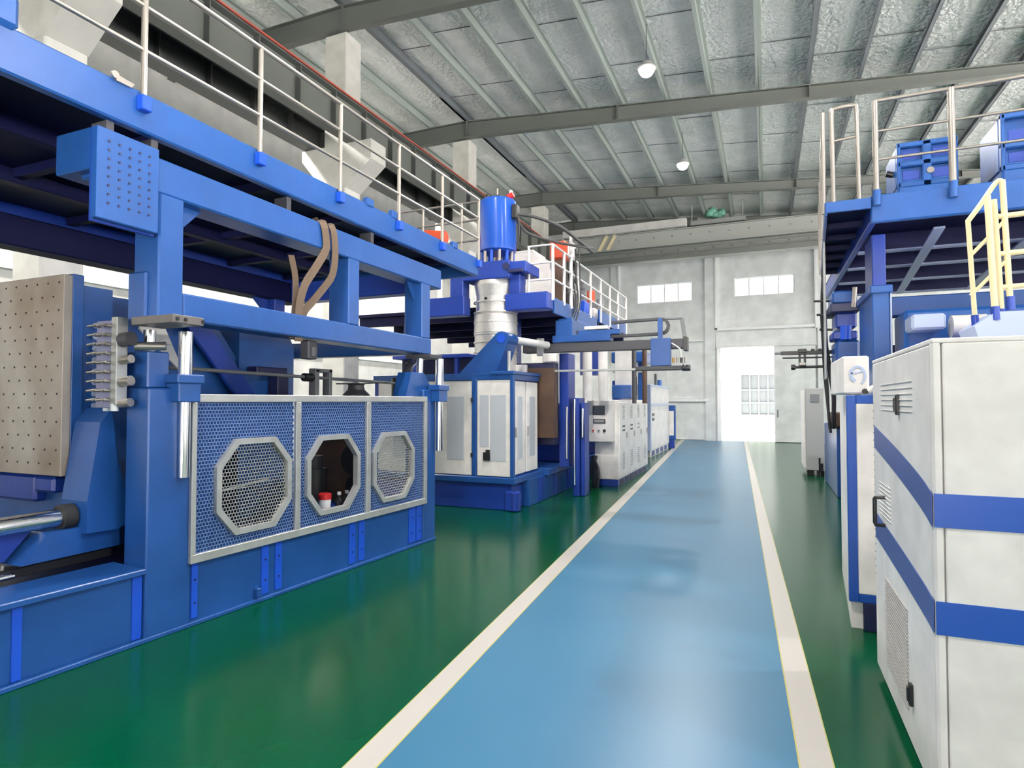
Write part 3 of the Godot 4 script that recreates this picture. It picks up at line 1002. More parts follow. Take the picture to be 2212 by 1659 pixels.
func build_clamp_unit() -> void:
	# clamping platen with drilled grey face
	var t := thing("clamp_platen", "grey drilled mould platen on a blue clamp body at the left edge", "platen", Vector3(-5.2, 0.5, -2.9))
	var zf := -2.69
	var fp := part("face_plate", box(-5.95, 1.115, zf, -4.6, 2.555, zf - 0.06, 0.004), M.plate, t, "worn grey steel face plate")
	var st := begin()
	for r in 7:
		for c in 20:
			var x := -4.655 - c * 0.064
			var y := 2.5 - r * 0.2 - (0.1 if c % 2 else 0.0)
			cyl(st, Vector3(x, y, zf - 0.001), Vector3(x, y, zf + 0.002), 0.0075, 10)
	part("drilled_holes", st, M.hole, fp, "", true)
	part("platen_body", box(-5.95, 1.115, zf - 0.06, -4.6, 2.57, zf - 0.14, 0.006), M.blue, t)
	st = begin()
	prism(st, [[zf - 0.14, 2.5], [zf - 0.36, 2.5], [zf - 0.36, 1.55], [zf - 0.5, 1.25], [zf - 0.5, 0.72], [zf - 0.14, 0.72]], "x", -5.9, -4.62)
	part("clamp_body", st, M.blue, t)
	# clevis arm sweeping down to the ram
	st = begin()
	prism(st, [[zf - 0.08, 1.5], [zf - 0.06, 1.36], [zf - 0.0, 0.96], [zf - 0.0, 0.74], [zf - 0.22, 0.73], [zf - 0.27, 0.76], [zf - 0.27, 1.0], [zf - 0.2, 1.25], [zf - 0.16, 1.6]], "x", -4.58, -4.3)
	part("clevis_arm", st, M.blue, t)
	st = begin()
	prism(st, [[zf + 0.36, 0.6], [zf + 0.2, 0.78], [zf - 0.27, 0.78], [zf - 0.27, 0.6]], "x", -4.66, -4.36)
	part("slide_shoe", st, M.blue, t)
	st = begin()
	prism(st, [[zf + 0.6, 0.62], [zf + 0.45, 0.8], [zf + 0.22, 0.8], [zf + 0.38, 0.62]], "x", -4.9, -4.5)
	part("slide_shoe", st, M.blue_deep, t)
	st = begin()
	bx(st, -5.6, 0.9, zf - 0.06, -5.0, 1.1, zf - 0.2, 0.02)
	bx(st, -4.98, 0.98, zf - 0.04, -4.75, 1.1, zf - 0.2, 0.02)
	part("bracket", st, M.blue_deep, t)
	for k in 8:
		var y := 2.21 - k * 0.085
		part("port_plug", rod(-4.6, y, zf - 0.22, -4.585, y, zf - 0.22, 0.02, 10), M.logo, t)
	# ram
	var r := thing("hydraulic_ram", "shiny chrome hydraulic ram with a black gland at the lower left", "hydraulic ram", Vector3(-4.45, 0.86, -2.3))
	part("piston_rod", rod(-4.45, 0.855, -0.9, -4.45, 0.855, -2.66, 0.06, 24), M.chrome, r)
	part("gland", rod(-4.45, 0.855, -2.6, -4.45, 0.855, -2.68, 0.085, 24), M.rubber, r)
	part("cylinder", rod(-4.45, 0.855, -0.3, -4.45, 0.855, -1.0, 0.09, 20), M.blue, r)
	# linear guide
	var lg := thing("linear_guide", "dark steel slide rail with carriage at the foot of the platen", "slide rail", Vector3(-4.5, 0.5, -2.3))
	part("rail", box(-4.62, 0.5, -0.8, -4.5, 0.56, -3.0, 0.004), M.dark, lg)
	part("wear_strip", rod(-4.42, 0.54, -0.9, -4.42, 0.54, -2.32, 0.02, 12), M.chrome, lg)
	for k in 6:
		part("bolt", rod(-4.5, 0.57, -2.3 - k * 0.12, -4.5, 0.6, -2.3 - k * 0.12, 0.012, 8), M.steel, lg)
	# valve manifold
	var v := thing("valve_manifold", "silver valve manifold block bristling with hose fittings beside the platen", "manifold", Vector3(-4.2, 1.6, -2.8))
	part("block", box(-4.33, 1.6, -2.75, -4.17, 2.21, -2.86, 0.004), M.manifold, v)
	part("side_plate", box(-4.16, 1.62, -2.74, -4.1, 2.23, -2.82, 0.004), M.alu, v)
	for k in 9:
		var y := 2.17 - k * 0.064
		for s in 2:
			st = begin()
			var x := -4.27 + s * 0.1
			cyl(st, Vector3(x, y, -2.74), Vector3(x - 0.0, y, -2.69), 0.012, 8)
			cyl(st, Vector3(x - 0.06, y - 0.004, -2.69), Vector3(x + 0.035, y + 0.004, -2.69), 0.008, 8)
			part("fitting", st, M.steel, v)
	for k in 4:
		st = begin()
		var y: float = [2.07, 1.78, 1.93, 1.63][k]
		cyl(st, Vector3(-4.1, y, -2.78), Vector3(-4.02, y + 0.01, -2.79), [0.05, 0.035, 0.03, 0.03][k], 12)
		part("coupling", st, [M.dark, M.steel, M.steel, M.steel][k], v)
	part("drain_cock", rod(-4.25, 1.58, -2.78, -4.25, 1.62, -2.78, 0.025, 10), M.white_bright, v)
	part("drain_cock", rod(-4.14, 1.58, -2.76, -4.14, 1.63, -2.76, 0.025, 10), M.white_bright, v)
	solo("hydraulic_pipe", rod(-4.06, 2.03, -2.84, -3.93, 2.04, -2.98, 0.03, 14), M.steel, "short bright pipe joining the manifold to the corner column", "pipe", Vector3(-4.0, 2.0, -2.9))
	# big blue housing seen between the frame and the guard
	var h := thing("clamp_housing", "large blue clamp housing standing behind the mesh guard", "machine housing", Vector3(-5.2, 0.4, -4.6))
	st = begin()
	prism(st, [[-3.2, 0.4], [-3.2, 2.55], [-4.4, 2.55], [-5.05, 1.75], [-5.05, 0.4]], "x", -6.0, -5.2)
	part("side_plate", st, M.blue, h)
	st = begin()
	prism(st, [[-4.75, 0.4], [-4.75, 2.5], [-5.42, 2.5], [-5.55, 2.28], [-5.55, 0.4]], "x", -5.9, -5.15)
	part("end_block", st, M.blue, h)
	st = begin()
	bar(st, Vector3(-5.12, 2.5, -4.1), Vector3(-5.12, 1.55, -4.95), 0.05, 0.22, 0.01)
	bar(st, Vector3(-5.12, 1.95, -3.5), Vector3(-5.12, 1.4, -4.05), 0.05, 0.22, 0.01)
	part("rib", st, M.blue_deep, h)
	st = begin()
	bx(st, -5.15, 1.95, -4.85, -5.0, 2.02, -5.3, 0.01)
	bx(st, -5.15, 1.6, -5.15, -5.0, 1.95, -5.32, 0.01)
	part("hood", st, M.blue_dark, h)
	st = begin()
	prism(st, [[-3.1, 2.2], [-3.5, 1.85], [-3.2, 2.45]], "x", -4.4, -4.38)
	part("deflector", st, M.white, h)
	# tie rod across and its stand
	var td := thing("tie_rod", "thin grey tie rod running above the mesh guard on a steel stand", "rod", Vector3(-4.5, 1.7, -5.3))
	part("rod", rod(-4.5, 1.925, -3.3, -4.5, 1.88, -7.0, 0.018, 10), M.grille, td)
	st = begin()
	bx(st, -4.56, 1.6, -5.14, -4.46, 1.99, -5.2, 0.006)
	bx(st, -4.56, 1.6, -5.36, -4.46, 2.0, -5.41, 0.006)
	bx(st, -4.56, 1.96, -5.14, -4.46, 2.0, -5.41, 0.006)
	part("stand", st, M.grille, td)
	part("knob", rod(-4.5, 1.9, -5.0, -4.5, 1.9, -5.12, 0.045, 12), M.black, td)
	part("end_sleeve", rod(-4.5, 1.62, -6.75, -4.5, 1.95, -6.75, 0.075, 14), M.black, td)
	st = begin()
	lathe(st, Vector3(-4.4, 1.66, -5.75), [[0.17, 0.0], [0.16, 0.06], [0.1, 0.12], [0.09, 0.17], [0.11, 0.19], [0.0, 0.21]], 9)
	bx(st, -4.5, 1.45, -5.65, -4.3, 1.67, -5.85, 0.01)
	solo("pump_cover", st, M.dark, "dark lumpy pump cover poking above the mesh guard", "cover", Vector3(-4.4, 1.45, -5.75))
	solo("control_cable", hose([Vector3(-4.4, 1.84, -5.4), Vector3(-4.45, 1.86, -6.0), Vector3(-4.5, 1.9, -6.7)], 0.007), M.rubber, "thin black cable slung from the stand to the far cap block", "cable", Vector3(-4.4, 1.8, -6))
	for k in 3:
		var y := 2.1 - k * 0.02
		solo("hydraulic_hose", hose([Vector3(-3.75 - 0.1 * k, 2.15, -6.2), Vector3(-3.85 - 0.12 * k, 2.05, -6.1 - 0.1 * k), Vector3(-3.9 - 0.06 * k, 1.92, -6.2), Vector3(-3.75, 1.84, -6.28)], 0.011), [M.steel, M.rubber, M.rubber][k], ["silver hose loop beneath the far end of the frame", "black hose loop nearest the far guide rod", "black hose loop just left of the silver one at the far cap block"][k], "hose", Vector3(-3.8, 1.9, -6.2))
	# what shows inside the middle port
	var mo := thing("drive_motor", "black electric motor seen through the middle port", "motor", Vector3(-4.3, 0.55, -5.0))
	part("motor_body", rod(-4.35, 0.55, -5.0, -4.35, 0.95, -5.0, 0.13, 20), M.black, mo)
	part("motor_cap", rod(-4.35, 0.95, -5.0, -4.35, 1.08, -5.0, 0.09, 16), M.dark, mo)
	part("pulley", rod(-4.2, 1.0, -5.45, -4.2, 1.0, -5.55, 0.17, 20), M.rubber, mo)
	part("pulley", rod(-4.15, 0.7, -5.45, -4.15, 0.7, -5.52, 0.15, 20), M.rubber, mo)
	part("mount", box(-4.6, 0.4, -4.75, -4.1, 0.56, -5.3), M.blue_deep, mo)
	var cup := thing("cup", "white cup with a red lid standing inside the middle port", "cup", Vector3(-3.98, 0.56, -4.73))
	part("support", box(-4.1, 0.4, -4.5, -3.86, 0.56, -5.15, 0.004), M.blue, cup)
	st = begin()
	lathe(st, Vector3(-3.98, 0.56, -4.73), [[0.0, 0.0], [0.05, 0.0], [0.06, 0.13], [0.0, 0.13]], 16)
	part("body", st, M.white_bright, cup)
	st = begin()
	lathe(st, Vector3(-3.98, 0.69, -4.73), [[0.062, 0.0], [0.064, 0.05], [0.05, 0.06], [0.0, 0.06]], 16)
	part("lid", st, M.red, cup, "red lid")
	for k in 2:
		st = begin()
		lathe(st, Vector3(-3.97, 0.56, -4.93 - 0.12 * k), [[0.0, 0.0], [0.04, 0.0], [0.04, 0.09], [0.018, 0.12], [0.018, 0.15], [0.0, 0.15]], 14)
		var b := solo("bottle", st, M.dark, ["small dark bottle with a white cap beside the red lidded cup", "second dark bottle, right of the first inside the port"][k], "bottle", Vector3(-3.97, 0.56, -4.93 - 0.12 * k), "bottles inside the middle port")
		st = begin()
		lathe(st, Vector3(-3.97, 0.705, -4.93 - 0.12 * k), [[0.02, 0.0], [0.02, 0.03], [0.0, 0.03]], 12)
		part("cap", st, M.white_bright, b)

# ------------------------------------------------------------------ second machine
func door_leaf(t: Node3D, x0: float, x1: float, y0: float, y1: float, z: float, win: Array, along_x := true) -> MeshInstance3D:
	# a door leaf on a front (along_x) or on a side; win = [a0, b0, a1, b1] or empty
	var st: SurfaceTool
	if along_x:
		st = box(x0, y0, z, x1, y1, z - 0.03, 0.008)
	else:
		st = box(z - 0.03, y0, x0, z, y1, x1, 0.008)
	var d := part("door", st, M.white, t)
	if win.size():
		if along_x:
			part("window", box(win[0], win[1], z + 0.004, win[2], win[3], z - 0.004, 0.003), M.glass_grey, d)
		else:
			part("window", box(z - 0.004, win[1], win[0], z + 0.004, win[3], win[2], 0.003), M.glass_grey, d)
	return d

func build_second_machine() -> void:
	var t := thing("machine_pedestal", "blue pedestal of the second machine, white cabin on top of it", "machine base", Vector3(-5, 0, -9))
	part("base", box(-7.6, 0.0, -8.34, -3.53, 0.42, -14.6, 0.01), M.blue_deep, t)
	part("ledge", box(-7.6, 0.4, -8.27, -3.45, 0.5, -9.5, 0.012), M.blue, t)
	part("bed", box(-7.6, 0.4, -9.5, -3.35, 0.52, -14.6, 0.012), M.blue, t)
	part("side_panel", box(-3.55, 0.0, -8.8, -3.42, 0.42, -14.5, 0.006), M.blue, t)
	for z in [-9.2, -9.95, -10.7]:
		part("strap_plate", box(-3.42, 0.03, z, -3.405, 0.4, z - 0.24, 0.003), M.blue_deep, t)
	var st := begin()
	bx(st, -3.62, 0.0, -8.28, -3.4, 0.3, -8.42, 0.02)
	cyl(st, Vector3(-3.46, 0.02, -8.3), Vector3(-3.46, 0.28, -8.3), 0.05, 14)
	part("foot_bracket", st, M.blue_deep, t)
	# cabin
	var c := thing("machine_cabin", "white cabin with blue frame and tall narrow windows at the second machine", "cabin", Vector3(-4.3, 0.5, -8.8))
	part("core", box(-6.0, 0.5, -8.34, -3.53, 2.0, -9.38, 0.004), M.blue_deep, c)
	part("top_rail", box(-6.0, 1.965, -8.29, -3.48, 2.07, -9.4, 0.008), M.blue, c)
	part("top_tray", box(-3.84, 2.05, -8.26, -3.46, 2.1, -9.42, 0.008), M.blue, c)
	part("post", box(-4.17, 0.5, -8.28, -4.09, 2.0, -8.36, 0.008), M.blue, c)
	part("post", box(-3.53, 0.5, -8.28, -3.475, 2.05, -8.36, 0.008), M.blue, c)
	var d := door_leaf(c, -5.0, -4.17, 0.51, 1.96, -8.3, [-4.6, 0.74, -4.31, 1.72])
	for y in [0.82, 1.67]:
		part("hinge", rod(-4.165, y - 0.03, -8.28, -4.165, y + 0.03, -8.28, 0.02, 10), M.black, d)
	d = door_leaf(c, -5.9, -5.03, 0.51, 1.96, -8.3, [-5.6, 0.74, -5.3, 1.72])
	d = door_leaf(c, -4.085, -3.87, 0.51, 1.97, -8.3, [-4.04, 0.95, -3.885, 1.74])
	d = door_leaf(c, -3.868, -3.535, 0.51, 1.97, -8.3, [-3.86, 0.74, -3.6, 1.74])
	part("latch_box", box(-3.97, 0.745, -8.29, -3.86, 0.87, -8.27, 0.006), M.black, d)
	part("latch_box", box(-3.93, 0.87, -8.29, -3.865, 0.91, -8.275, 0.006), M.black, d)
	for k in 2:
		var z0: float = [-8.38, -8.88][k]
		var z1: float = [-8.83, -9.38][k]
		d = door_leaf(c, z1, z0, 0.53, 1.95, -3.5, [z1 + 0.13, 0.76, z0 - 0.12, 1.72], false)
		part("handle", box(-3.5, 1.1, z0 - 0.05, -3.475, 1.25, z0 - 0.03, 0.004), M.vent, d)
	part("vent_pipe", rod(-3.56, 2.08, -8.32, -3.56, 2.4, -8.32, 0.025, 12), M.alu, c)
	# bracket arm
	var a := thing("bracket_arm", "blue slanting bracket arm with a rounded end above the white cabin", "arm", Vector3(-4.0, 2.07, -8.6))
	st = begin()
	var pts := [[-4.55, 2.07], [-3.95, 2.63]]
	for k in 9:
		var an := deg_to_rad(135.0 - k * 22.0)
		pts.append([-3.79 + cos(an) * 0.125, 2.62 + sin(an) * 0.115])
	pts.append([-3.83, 2.2])
	pts.append([-3.87, 2.07])
	prism(st, pts, "z", -8.55, -8.95)
	part("arm", st, M.blue, a)
	part("pivot", rod(-3.79, 2.62, -8.53, -3.79, 2.62, -8.99, 0.07, 20), M.blue_bright, a)
	part("thrust_rod", rod(-3.72, 2.63, -9.0, -3.42, 2.6, -9.66, 0.06, 18), M.offwhite, a, "pale thrust rod")
	# rack left of the arm
	var lr := thing("tool_shelf", "dark blue shelf frame left of the bracket arm", "rack", Vector3(-5, 2.07, -8.8))
	part("shelf", box(-5.9, 2.36, -8.7, -4.45, 2.42, -9.2, 0.006), M.blue_deep, lr)
	for x in [-5.5, -5.05, -4.7]:
		part("upright", box(x - 0.03, 2.07, -8.75, x + 0.03, 2.38, -8.85, 0.004), M.blue_deep, lr)
	part("back_plate", box(-5.9, 2.07, -9.0, -4.5, 2.38, -9.05, 0.004), M.blue_dark, lr)
	# extruder head
	var h := thing("extruder", "blue accumulator tank over a silver wrapped extruder barrel", "extruder head", Vector3(-4.23, 2.1, -9.35))
	st = begin()
	lathe(st, Vector3(-4.25, 0, -9.35), [[0.36, 2.1], [0.36, 2.75], [0.37, 2.76], [0.37, 3.1], [0.34, 3.12], [0.335, 3.4], [0.35, 3.5], [0.37, 3.6], [0.36, 3.67]], 36)
	for k in 6:
		lathe(st, Vector3(-4.25, 2.45 + k * 0.17, -9.35), [[0.365, 0.0], [0.378, 0.005], [0.378, 0.025], [0.365, 0.03]], 36)
	var bl := part("barrel", st, M.foil_wrap, h, "silver foil wrapped barrel")
	part("port", rod(-4.27, 3.35, -9.0, -4.27, 3.35, -8.985, 0.025, 10), M.hole, bl)
	st = begin()
	bx(st, -4.72, 3.67, -9.0, -3.85, 3.97, -9.75, 0.015)
	bx(st, -3.9, 3.76, -9.05, -3.58, 3.94, -9.7, 0.015)
	part("head_plate", st, M.blue_deep, h)
	st = begin()
	cyl(st, Vector3(-3.9, 3.86, -8.98), Vector3(-3.9, 3.86, -9.0), 0.06, 12)
	bx(st, -3.86, 3.74, -8.96, -3.6, 3.8, -9.02, 0.008)
	part("pipe_manifold", st, M.blue_dark, h)
	for k in 12:
		var an := TAU * k / 12.0
		part("stud", rod(-4.21 + cos(an) * 0.26, 3.97, -9.35 + sin(an) * 0.26, -4.21 + cos(an) * 0.26, 4.19, -9.35 + sin(an) * 0.26, 0.028, 10), M.blue_bright if k % 2 else M.steel, h)
	st = begin()
	lathe(st, Vector3(-4.21, 0, -9.35), [[0.0, 4.17], [0.26, 4.17], [0.315, 4.2], [0.318, 4.24], [0.318, 5.04], [0.305, 5.06], [0.29, 5.075], [0.0, 5.08]], 40)
	part("tank", st, M.blue_gloss, h)
	var vv := part("valve_block", box(-4.4, 5.08, -9.2, -4.1, 5.14, -9.5, 0.01), M.dark, h)
	part("lifting_eye", rod(-4.22, 5.08, -9.35, -4.22, 5.3, -9.35, 0.02, 8), M.steel, vv)
	part("red_valve", rod(-4.0, 5.1, -9.3, -3.9, 5.14, -9.3, 0.05, 12), M.red, vv, "red valve")
	part("sight_cap", rod(-3.98, 5.1, -9.38, -3.98, 5.24, -9.38, 0.03, 10), M.white_bright, vv)
	part("knob", rod(-4.38, 5.1, -9.3, -4.38, 5.2, -9.3, 0.035, 10), M.black, vv)
	part("cable_gland", box(-3.9, 4.7, -9.2, -3.8, 4.95, -9.35, 0.02), M.black, h)
	for k in 3:
		var hs: Array = [[Vector3(-3.85, 4.8, -9.3), Vector3(-3.6, 4.78, -9.5), Vector3(-3.3, 4.7, -9.9), Vector3(-3.1, 4.55, -10.3), Vector3(-2.95, 4.42, -10.9)],
			[Vector3(-3.85, 4.75, -9.3), Vector3(-3.7, 4.5, -9.4), Vector3(-3.4, 4.42, -9.8), Vector3(-3.1, 4.42, -10.3), Vector3(-2.95, 4.5, -10.9)],
			[Vector3(-3.85, 4.85, -9.28), Vector3(-3.78, 4.6, -9.25), Vector3(-3.8, 4.35, -9.28), Vector3(-3.84, 4.2, -9.3)]][k]
		solo("oil_hose", hose(hs, [0.03, 0.022, 0.014][k]), M.rubber, ["thick black hose arching right from the blue tank", "lower black hose sagging right from the blue tank", "thin black hose hanging down the side of the blue tank"][k], "hose", hs[0])
	# platform pieces
	var p := thing("upper_platform", "blue upper platform of the second machine with pale edge plates", "platform", Vector3(-4, 3.1, -10))
	st = begin()
	bx(st, -5.6, 3.1, -9.0, -4.68, 3.42, -9.25, 0.012)
	bx(st, -4.95, 3.4, -9.0, -4.7, 3.8, -9.25, 0.012)
	part("left_wing", st, M.blue_deep, p)
	st = begin()
	bx(st, -3.98, 3.14, -9.1, -3.22, 3.42, -9.4, 0.02)
	bx(st, -3.92, 3.4, -9.15, -3.72, 3.75, -9.4, 0.012)
	part("right_wing", st, M.blue_deep, p)
	part("edge_plate", box(-3.24, 3.1, -9.4, -3.2, 3.36, -12.1, 0.006), M.blue, p)
	part("edge_plate", box(-3.24, 3.3, -12.3, -3.2, 3.56, -15.0, 0.006), M.blue, p)
	part("deck_plate", box(-7.5, 3.3, -9.85, -3.24, 3.36, -15.0, 0.0), M.shaded_blue, p)
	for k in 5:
		part("joist", box(-7.5, 3.12, -9.9 - k * 1.2, -3.24, 3.3, -10.0 - k * 1.2, 0.004), M.shaded_blue, p)
	for x in [-6.8, -4.5]:
		part("leg", box(x - 0.12, 0.5, -10.6, x + 0.12, 3.3, -10.85, 0.01), M.blue_deep, p)
	part("support_beam", box(-3.35, 2.9, -10.02, -3.1, 3.1, -11.6, 0.01), M.blue, p)
	# its handrail
	var hr := thing("handrail", "white three bar handrail of the upper platform behind the blue tank", "handrail", Vector3(-3.2, 3.36, -12))
	for z in [-9.3, -9.9, -10.75, -11.6, -12.4, -13.2, -14.0, -14.9]:
		part("post", rod(-3.2, 3.3, z, -3.2, 4.22, z, 0.025, 10), M.white, hr)
	for y in [4.22, 3.93, 3.65]:
		part("rail", rod(-3.2, y, -9.3, -3.2, y, -14.9, 0.018, 10), M.white, hr)
		part("end_rail", rod(-3.2, y, -9.3, -3.64, y, -9.3, 0.016, 10), M.white, hr)
	part("post", rod(-3.62, 3.4, -9.3, -3.62, 4.22, -9.3, 0.022, 10), M.white, hr)
	part("tall_post", rod(-3.2, 3.3, -10.3, -3.2, 4.6, -10.3, 0.03, 10), M.white, hr)
	# equipment on the platform
	var w := thing("hopper_dryer", "white hopper dryer with sloping top behind the blue tank", "dryer", Vector3(-4.6, 3.36, -11.2))
	st = begin()
	prism(st, [[-4.6, 3.36], [-3.75, 3.36], [-3.75, 4.3], [-4.15, 4.55], [-4.6, 4.55]], "z", -10.9, -11.6)
	part("body", st, M.white, w)
	part("lid", box(-4.6, 4.55, -10.9, -4.15, 4.6, -11.6), M.offwhite, w)
	var gb := thing("gearbox", "orange gearbox on a dark column standing on the upper platform", "gearbox", Vector3(-3.55, 3.36, -10.9))
	part("column", box(-3.66, 3.36, -10.75, -3.5, 4.4, -10.95), M.brown, gb)
	part("housing", box(-3.75, 4.32, -10.7, -3.42, 4.66, -11.05, 0.03), M.orange, gb, "orange housing")
	part("bracket", box(-3.42, 4.34, -10.78, -3.3, 4.62, -10.95, 0.01), M.white, gb)
	for k in 4:
		var z := -11.3 - k * 0.8
		var e := thing("drive_unit", ["dark drive unit just behind the orange gearbox", "drive unit with a blue hood halfway along the white handrail", "pale drive unit near the far end of the white handrail", "last drive unit at the far end of the white handrail"][k], "drive unit", Vector3(-3.5, 3.36, z), "drive units on the upper platform")
		part("body", box(-3.75, 3.36, z + 0.2, -3.4, 3.75 - 0.04 * k, z - 0.2, 0.02), [M.dark, M.blue_bright, M.offwhite, M.offwhite][k], e)
		part("motor", rod(-3.55, 3.9 - 0.05 * k, z, -3.55, 4.2 - 0.06 * k, z, 0.09, 14), [M.grille, M.dark, M.orange, M.grille][k], e)
		part("flange", rod(-3.55, 3.74 - 0.04 * k, z, -3.55, 3.9 - 0.05 * k, z, 0.12, 14), M.dark, e)
	var rb := thing("feed_motor", "red brown feed motor beyond the far rail of the left platform", "motor", Vector3(-5.75, 3.36, -9.8))
	part("body", rod(-5.9, 4.75, -9.8, -5.5, 4.68, -9.8, 0.14, 16), M.orange, rb)
	part("stand", box(-5.85, 3.36, -9.7, -5.6, 4.62, -9.9, 0.01), M.offwhite, rb)
	for k in 4:
		var x := -3.08 - 0.07 * k
		solo("control_cable", hose([Vector3(x, 4.5 - 0.1 * k, -10.4), Vector3(x + 0.02, 3.9, -10.38), Vector3(x + 0.05, 3.4, -10.3 - 0.1 * k), Vector3(x - 0.03, 3.0, -10.2), Vector3(x - 0.1, 2.8, -10.0)], 0.014), M.rubber, ["first black cable dropping past the white handrail to the robot", "second black cable dropping to the robot, just left of the first", "third black cable dropping to the robot", "leftmost black cable dropping to the robot"][k], "cable", Vector3(x, 3.5, -10.3), "")
	# take-out robot
	var r := thing("takeout_robot", "take-out robot with a long dark beam reaching over the aisle", "robot", Vector3(-2.4, 2.5, -9.8))
	part("beam", box(-3.9, 2.48, -9.72, -1.15, 2.63, -9.92, 0.006), M.dark, r, "long dark beam")
	part("beam_cap", box(-1.19, 2.44, -9.7, -1.13, 2.66, -9.94, 0.006), M.black, r)
	st = begin()
	bx(st, -3.35, 2.64, -9.7, -2.35, 2.76, -9.95, 0.01)
	bx(st, -3.3, 2.74, -9.72, -3.0, 3.02, -9.95, 0.01)
	bx(st, -2.9, 2.75, -9.74, -2.2, 2.83, -9.9, 0.008)
	part("drive_housing", st, M.blue, r)
	st = begin()
	bx(st, -2.8, 2.84, -9.74, -2.4, 2.9, -9.92, 0.008)
	part("cover", st, M.white, r)
	st = begin()
	var loop := [Vector3(-2.35, 2.95, -9.85), Vector3(-1.9, 2.965, -9.85), Vector3(-1.55, 2.97, -9.85)]
	for k in 7:
		var an := PI / 2 - PI * k / 6.0
		loop.append(Vector3(-1.55 + cos(an) * 0.12, 2.85 + sin(an) * 0.12, -9.85))
	loop.append(Vector3(-1.9, 2.725, -9.85))
	loop.append(Vector3(-2.4, 2.72, -9.85))
	for k in loop.size() - 1:
		bar(st, loop[k], loop[k + 1], 0.1, 0.045, 0.004)
	part("cable_chain", st, M.dark, r)
	st = begin()
	bar(st, Vector3(-1.55, 2.97, -9.85), Vector3(-1.22, 2.97, -9.85), 0.08, 0.035, 0.004)
	bar(st, Vector3(-1.22, 2.97, -9.85), Vector3(-1.18, 2.66, -9.85), 0.06, 0.06, 0.004)
	part("chain_bracket", st, M.grille, r)
	st = begin()
	bx(st, -1.68, 2.2, -9.62, -1.37, 2.64, -9.74, 0.01)
	bx(st, -1.57, 2.6, -9.64, -1.5, 2.96, -9.72, 0.008)
	part("carriage", st, M.blue, r)
	st = begin()
	bx(st, -1.95, 2.13, -9.6, -1.2, 2.2, -9.76, 0.01)
	cyl(st, Vector3(-1.2, 2.165, -9.68), Vector3(-1.08, 2.165, -9.68), 0.05, 12)
	part("gripper_bar", st, M.dark, r)
	for k in 4:
		part("suction_cup", rod(-1.32 + 0.06 * k, 2.24, -9.58, -1.32 + 0.06 * k, 2.32, -9.58, 0.02, 8), [M.brass, M.steel, M.black, M.steel][k], r)
	part("pneumatic_tube", hose([Vector3(-1.35, 2.55, -9.6), Vector3(-1.22, 2.45, -9.58), Vector3(-1.2, 2.3, -9.58), Vector3(-1.15, 2.2, -9.62)], 0.012), M.white, r)
	part("support_bar", box(-3.4, 2.13, -9.5, -1.9, 2.165, -9.56, 0.004), M.alu, r, "pale grey square bar")
	part("clamp", box(-3.62, 2.42, -9.66, -3.5, 2.72, -9.72, 0.006), M.alu, r)
	# brown platen and the columns beside it
	var pl := thing("mould_platen", "rust brown mould platen just right of the white cabin", "platen", Vector3(-3.6, 1.0, -9.55))
	part("plate", box(-4.2, 1.03, -9.48, -3.24, 2.2, -9.66, 0.006), M.brown, pl)
	part("backing", box(-4.3, 0.9, -9.66, -3.3, 2.3, -9.9, 0.01), M.blue_dark, pl)
	part("beige_bracket", box(-4.0, 2.12, -9.4, -3.72, 2.26, -9.5, 0.01), M.offwhite, pl)
	part("white_tray", box(-3.5, 2.3, -9.6, -3.25, 2.45, -9.8, 0.02), M.white, pl)
	var cs: Array = [[-3.33, -3.16, 0.5, 2.48, "blue_deep"], [-3.1, -2.98, 0.2, 1.7, "blue_deep"], [-2.97, -2.9, 0.1, 1.62, "blue_deep"]]
	for k in 3:
		var q: Array = cs[k]
		var z := -10.0 - 0.05 * k
		var up := solo("machine_upright", box(q[0], 0.0 if k else 0.5, z, q[1], q[3], -10.4, 0.01), M.blue_deep, ["tall dark blue upright right of the brown platen", "middle shorter blue upright left of the control cabinet", "blue upright nearest to the control cabinet with a screen"][k], "upright", Vector3(q[0], 0, -10.2), "")
		var rd: Array = [[-3.18, 0.65, 1.55], [-3.06, 0.2, 1.68], [-2.93, 1.02, 1.52]][k]
		part("guide_rod", rod(rd[0], rd[1], z + 0.025, rd[0], rd[2], z + 0.025, 0.022, 12), M.chrome, up, "chrome guide rod")
	var hb := thing("hydraulic_unit", "blue hydraulic unit with pale cylinders behind the control cabinet", "hydraulic unit", Vector3(-2.9, 0, -12.5))
	part("tank", box(-4.2, 0.52, -10.6, -3.4, 1.6, -14.4, 0.02), M.blue_deep, hb)
	part("cylinder", rod(-3.1, 1.65, -11.0, -3.1, 2.6, -11.0, 0.09, 16), M.white, hb)
	part("cylinder", rod(-2.85, 1.65, -11.2, -2.85, 2.6, -11.2, 0.09, 16), M.white, hb)
	part("panel", box(-2.95, 1.95, -12.6, -2.55, 2.75, -12.65, 0.01), M.offwhite, hb)
	part("hopper", box(-2.95, 1.7, -12.3, -2.55, 1.98, -12.6, 0.02), M.blue, hb)
	part("pipe", rod(-2.42, 1.6, -12.0, -2.42, 2.8, -12.0, 0.045, 12), M.dark, hb)
	part("pipe", rod(-2.25, 1.6, -12.2, -2.25, 2.75, -12.2, 0.05, 12), M.brown, hb)
	# third machine, far down the row
	var tm := thing("far_machine", "third blue machine far down the left row behind the cabinets", "machine", Vector3(-4, 0, -17))
	part("hood", box(-3.8, 2.66, -15.8, -2.9, 2.95, -17.2, 0.03), M.blue, tm)
	part("column", box(-3.15, 0.0, -16.1, -2.95, 2.66, -16.4, 0.02), M.blue, tm)
	part("column", box(-3.85, 0.0, -16.1, -3.65, 2.2, -16.4, 0.02), M.blue_deep, tm)
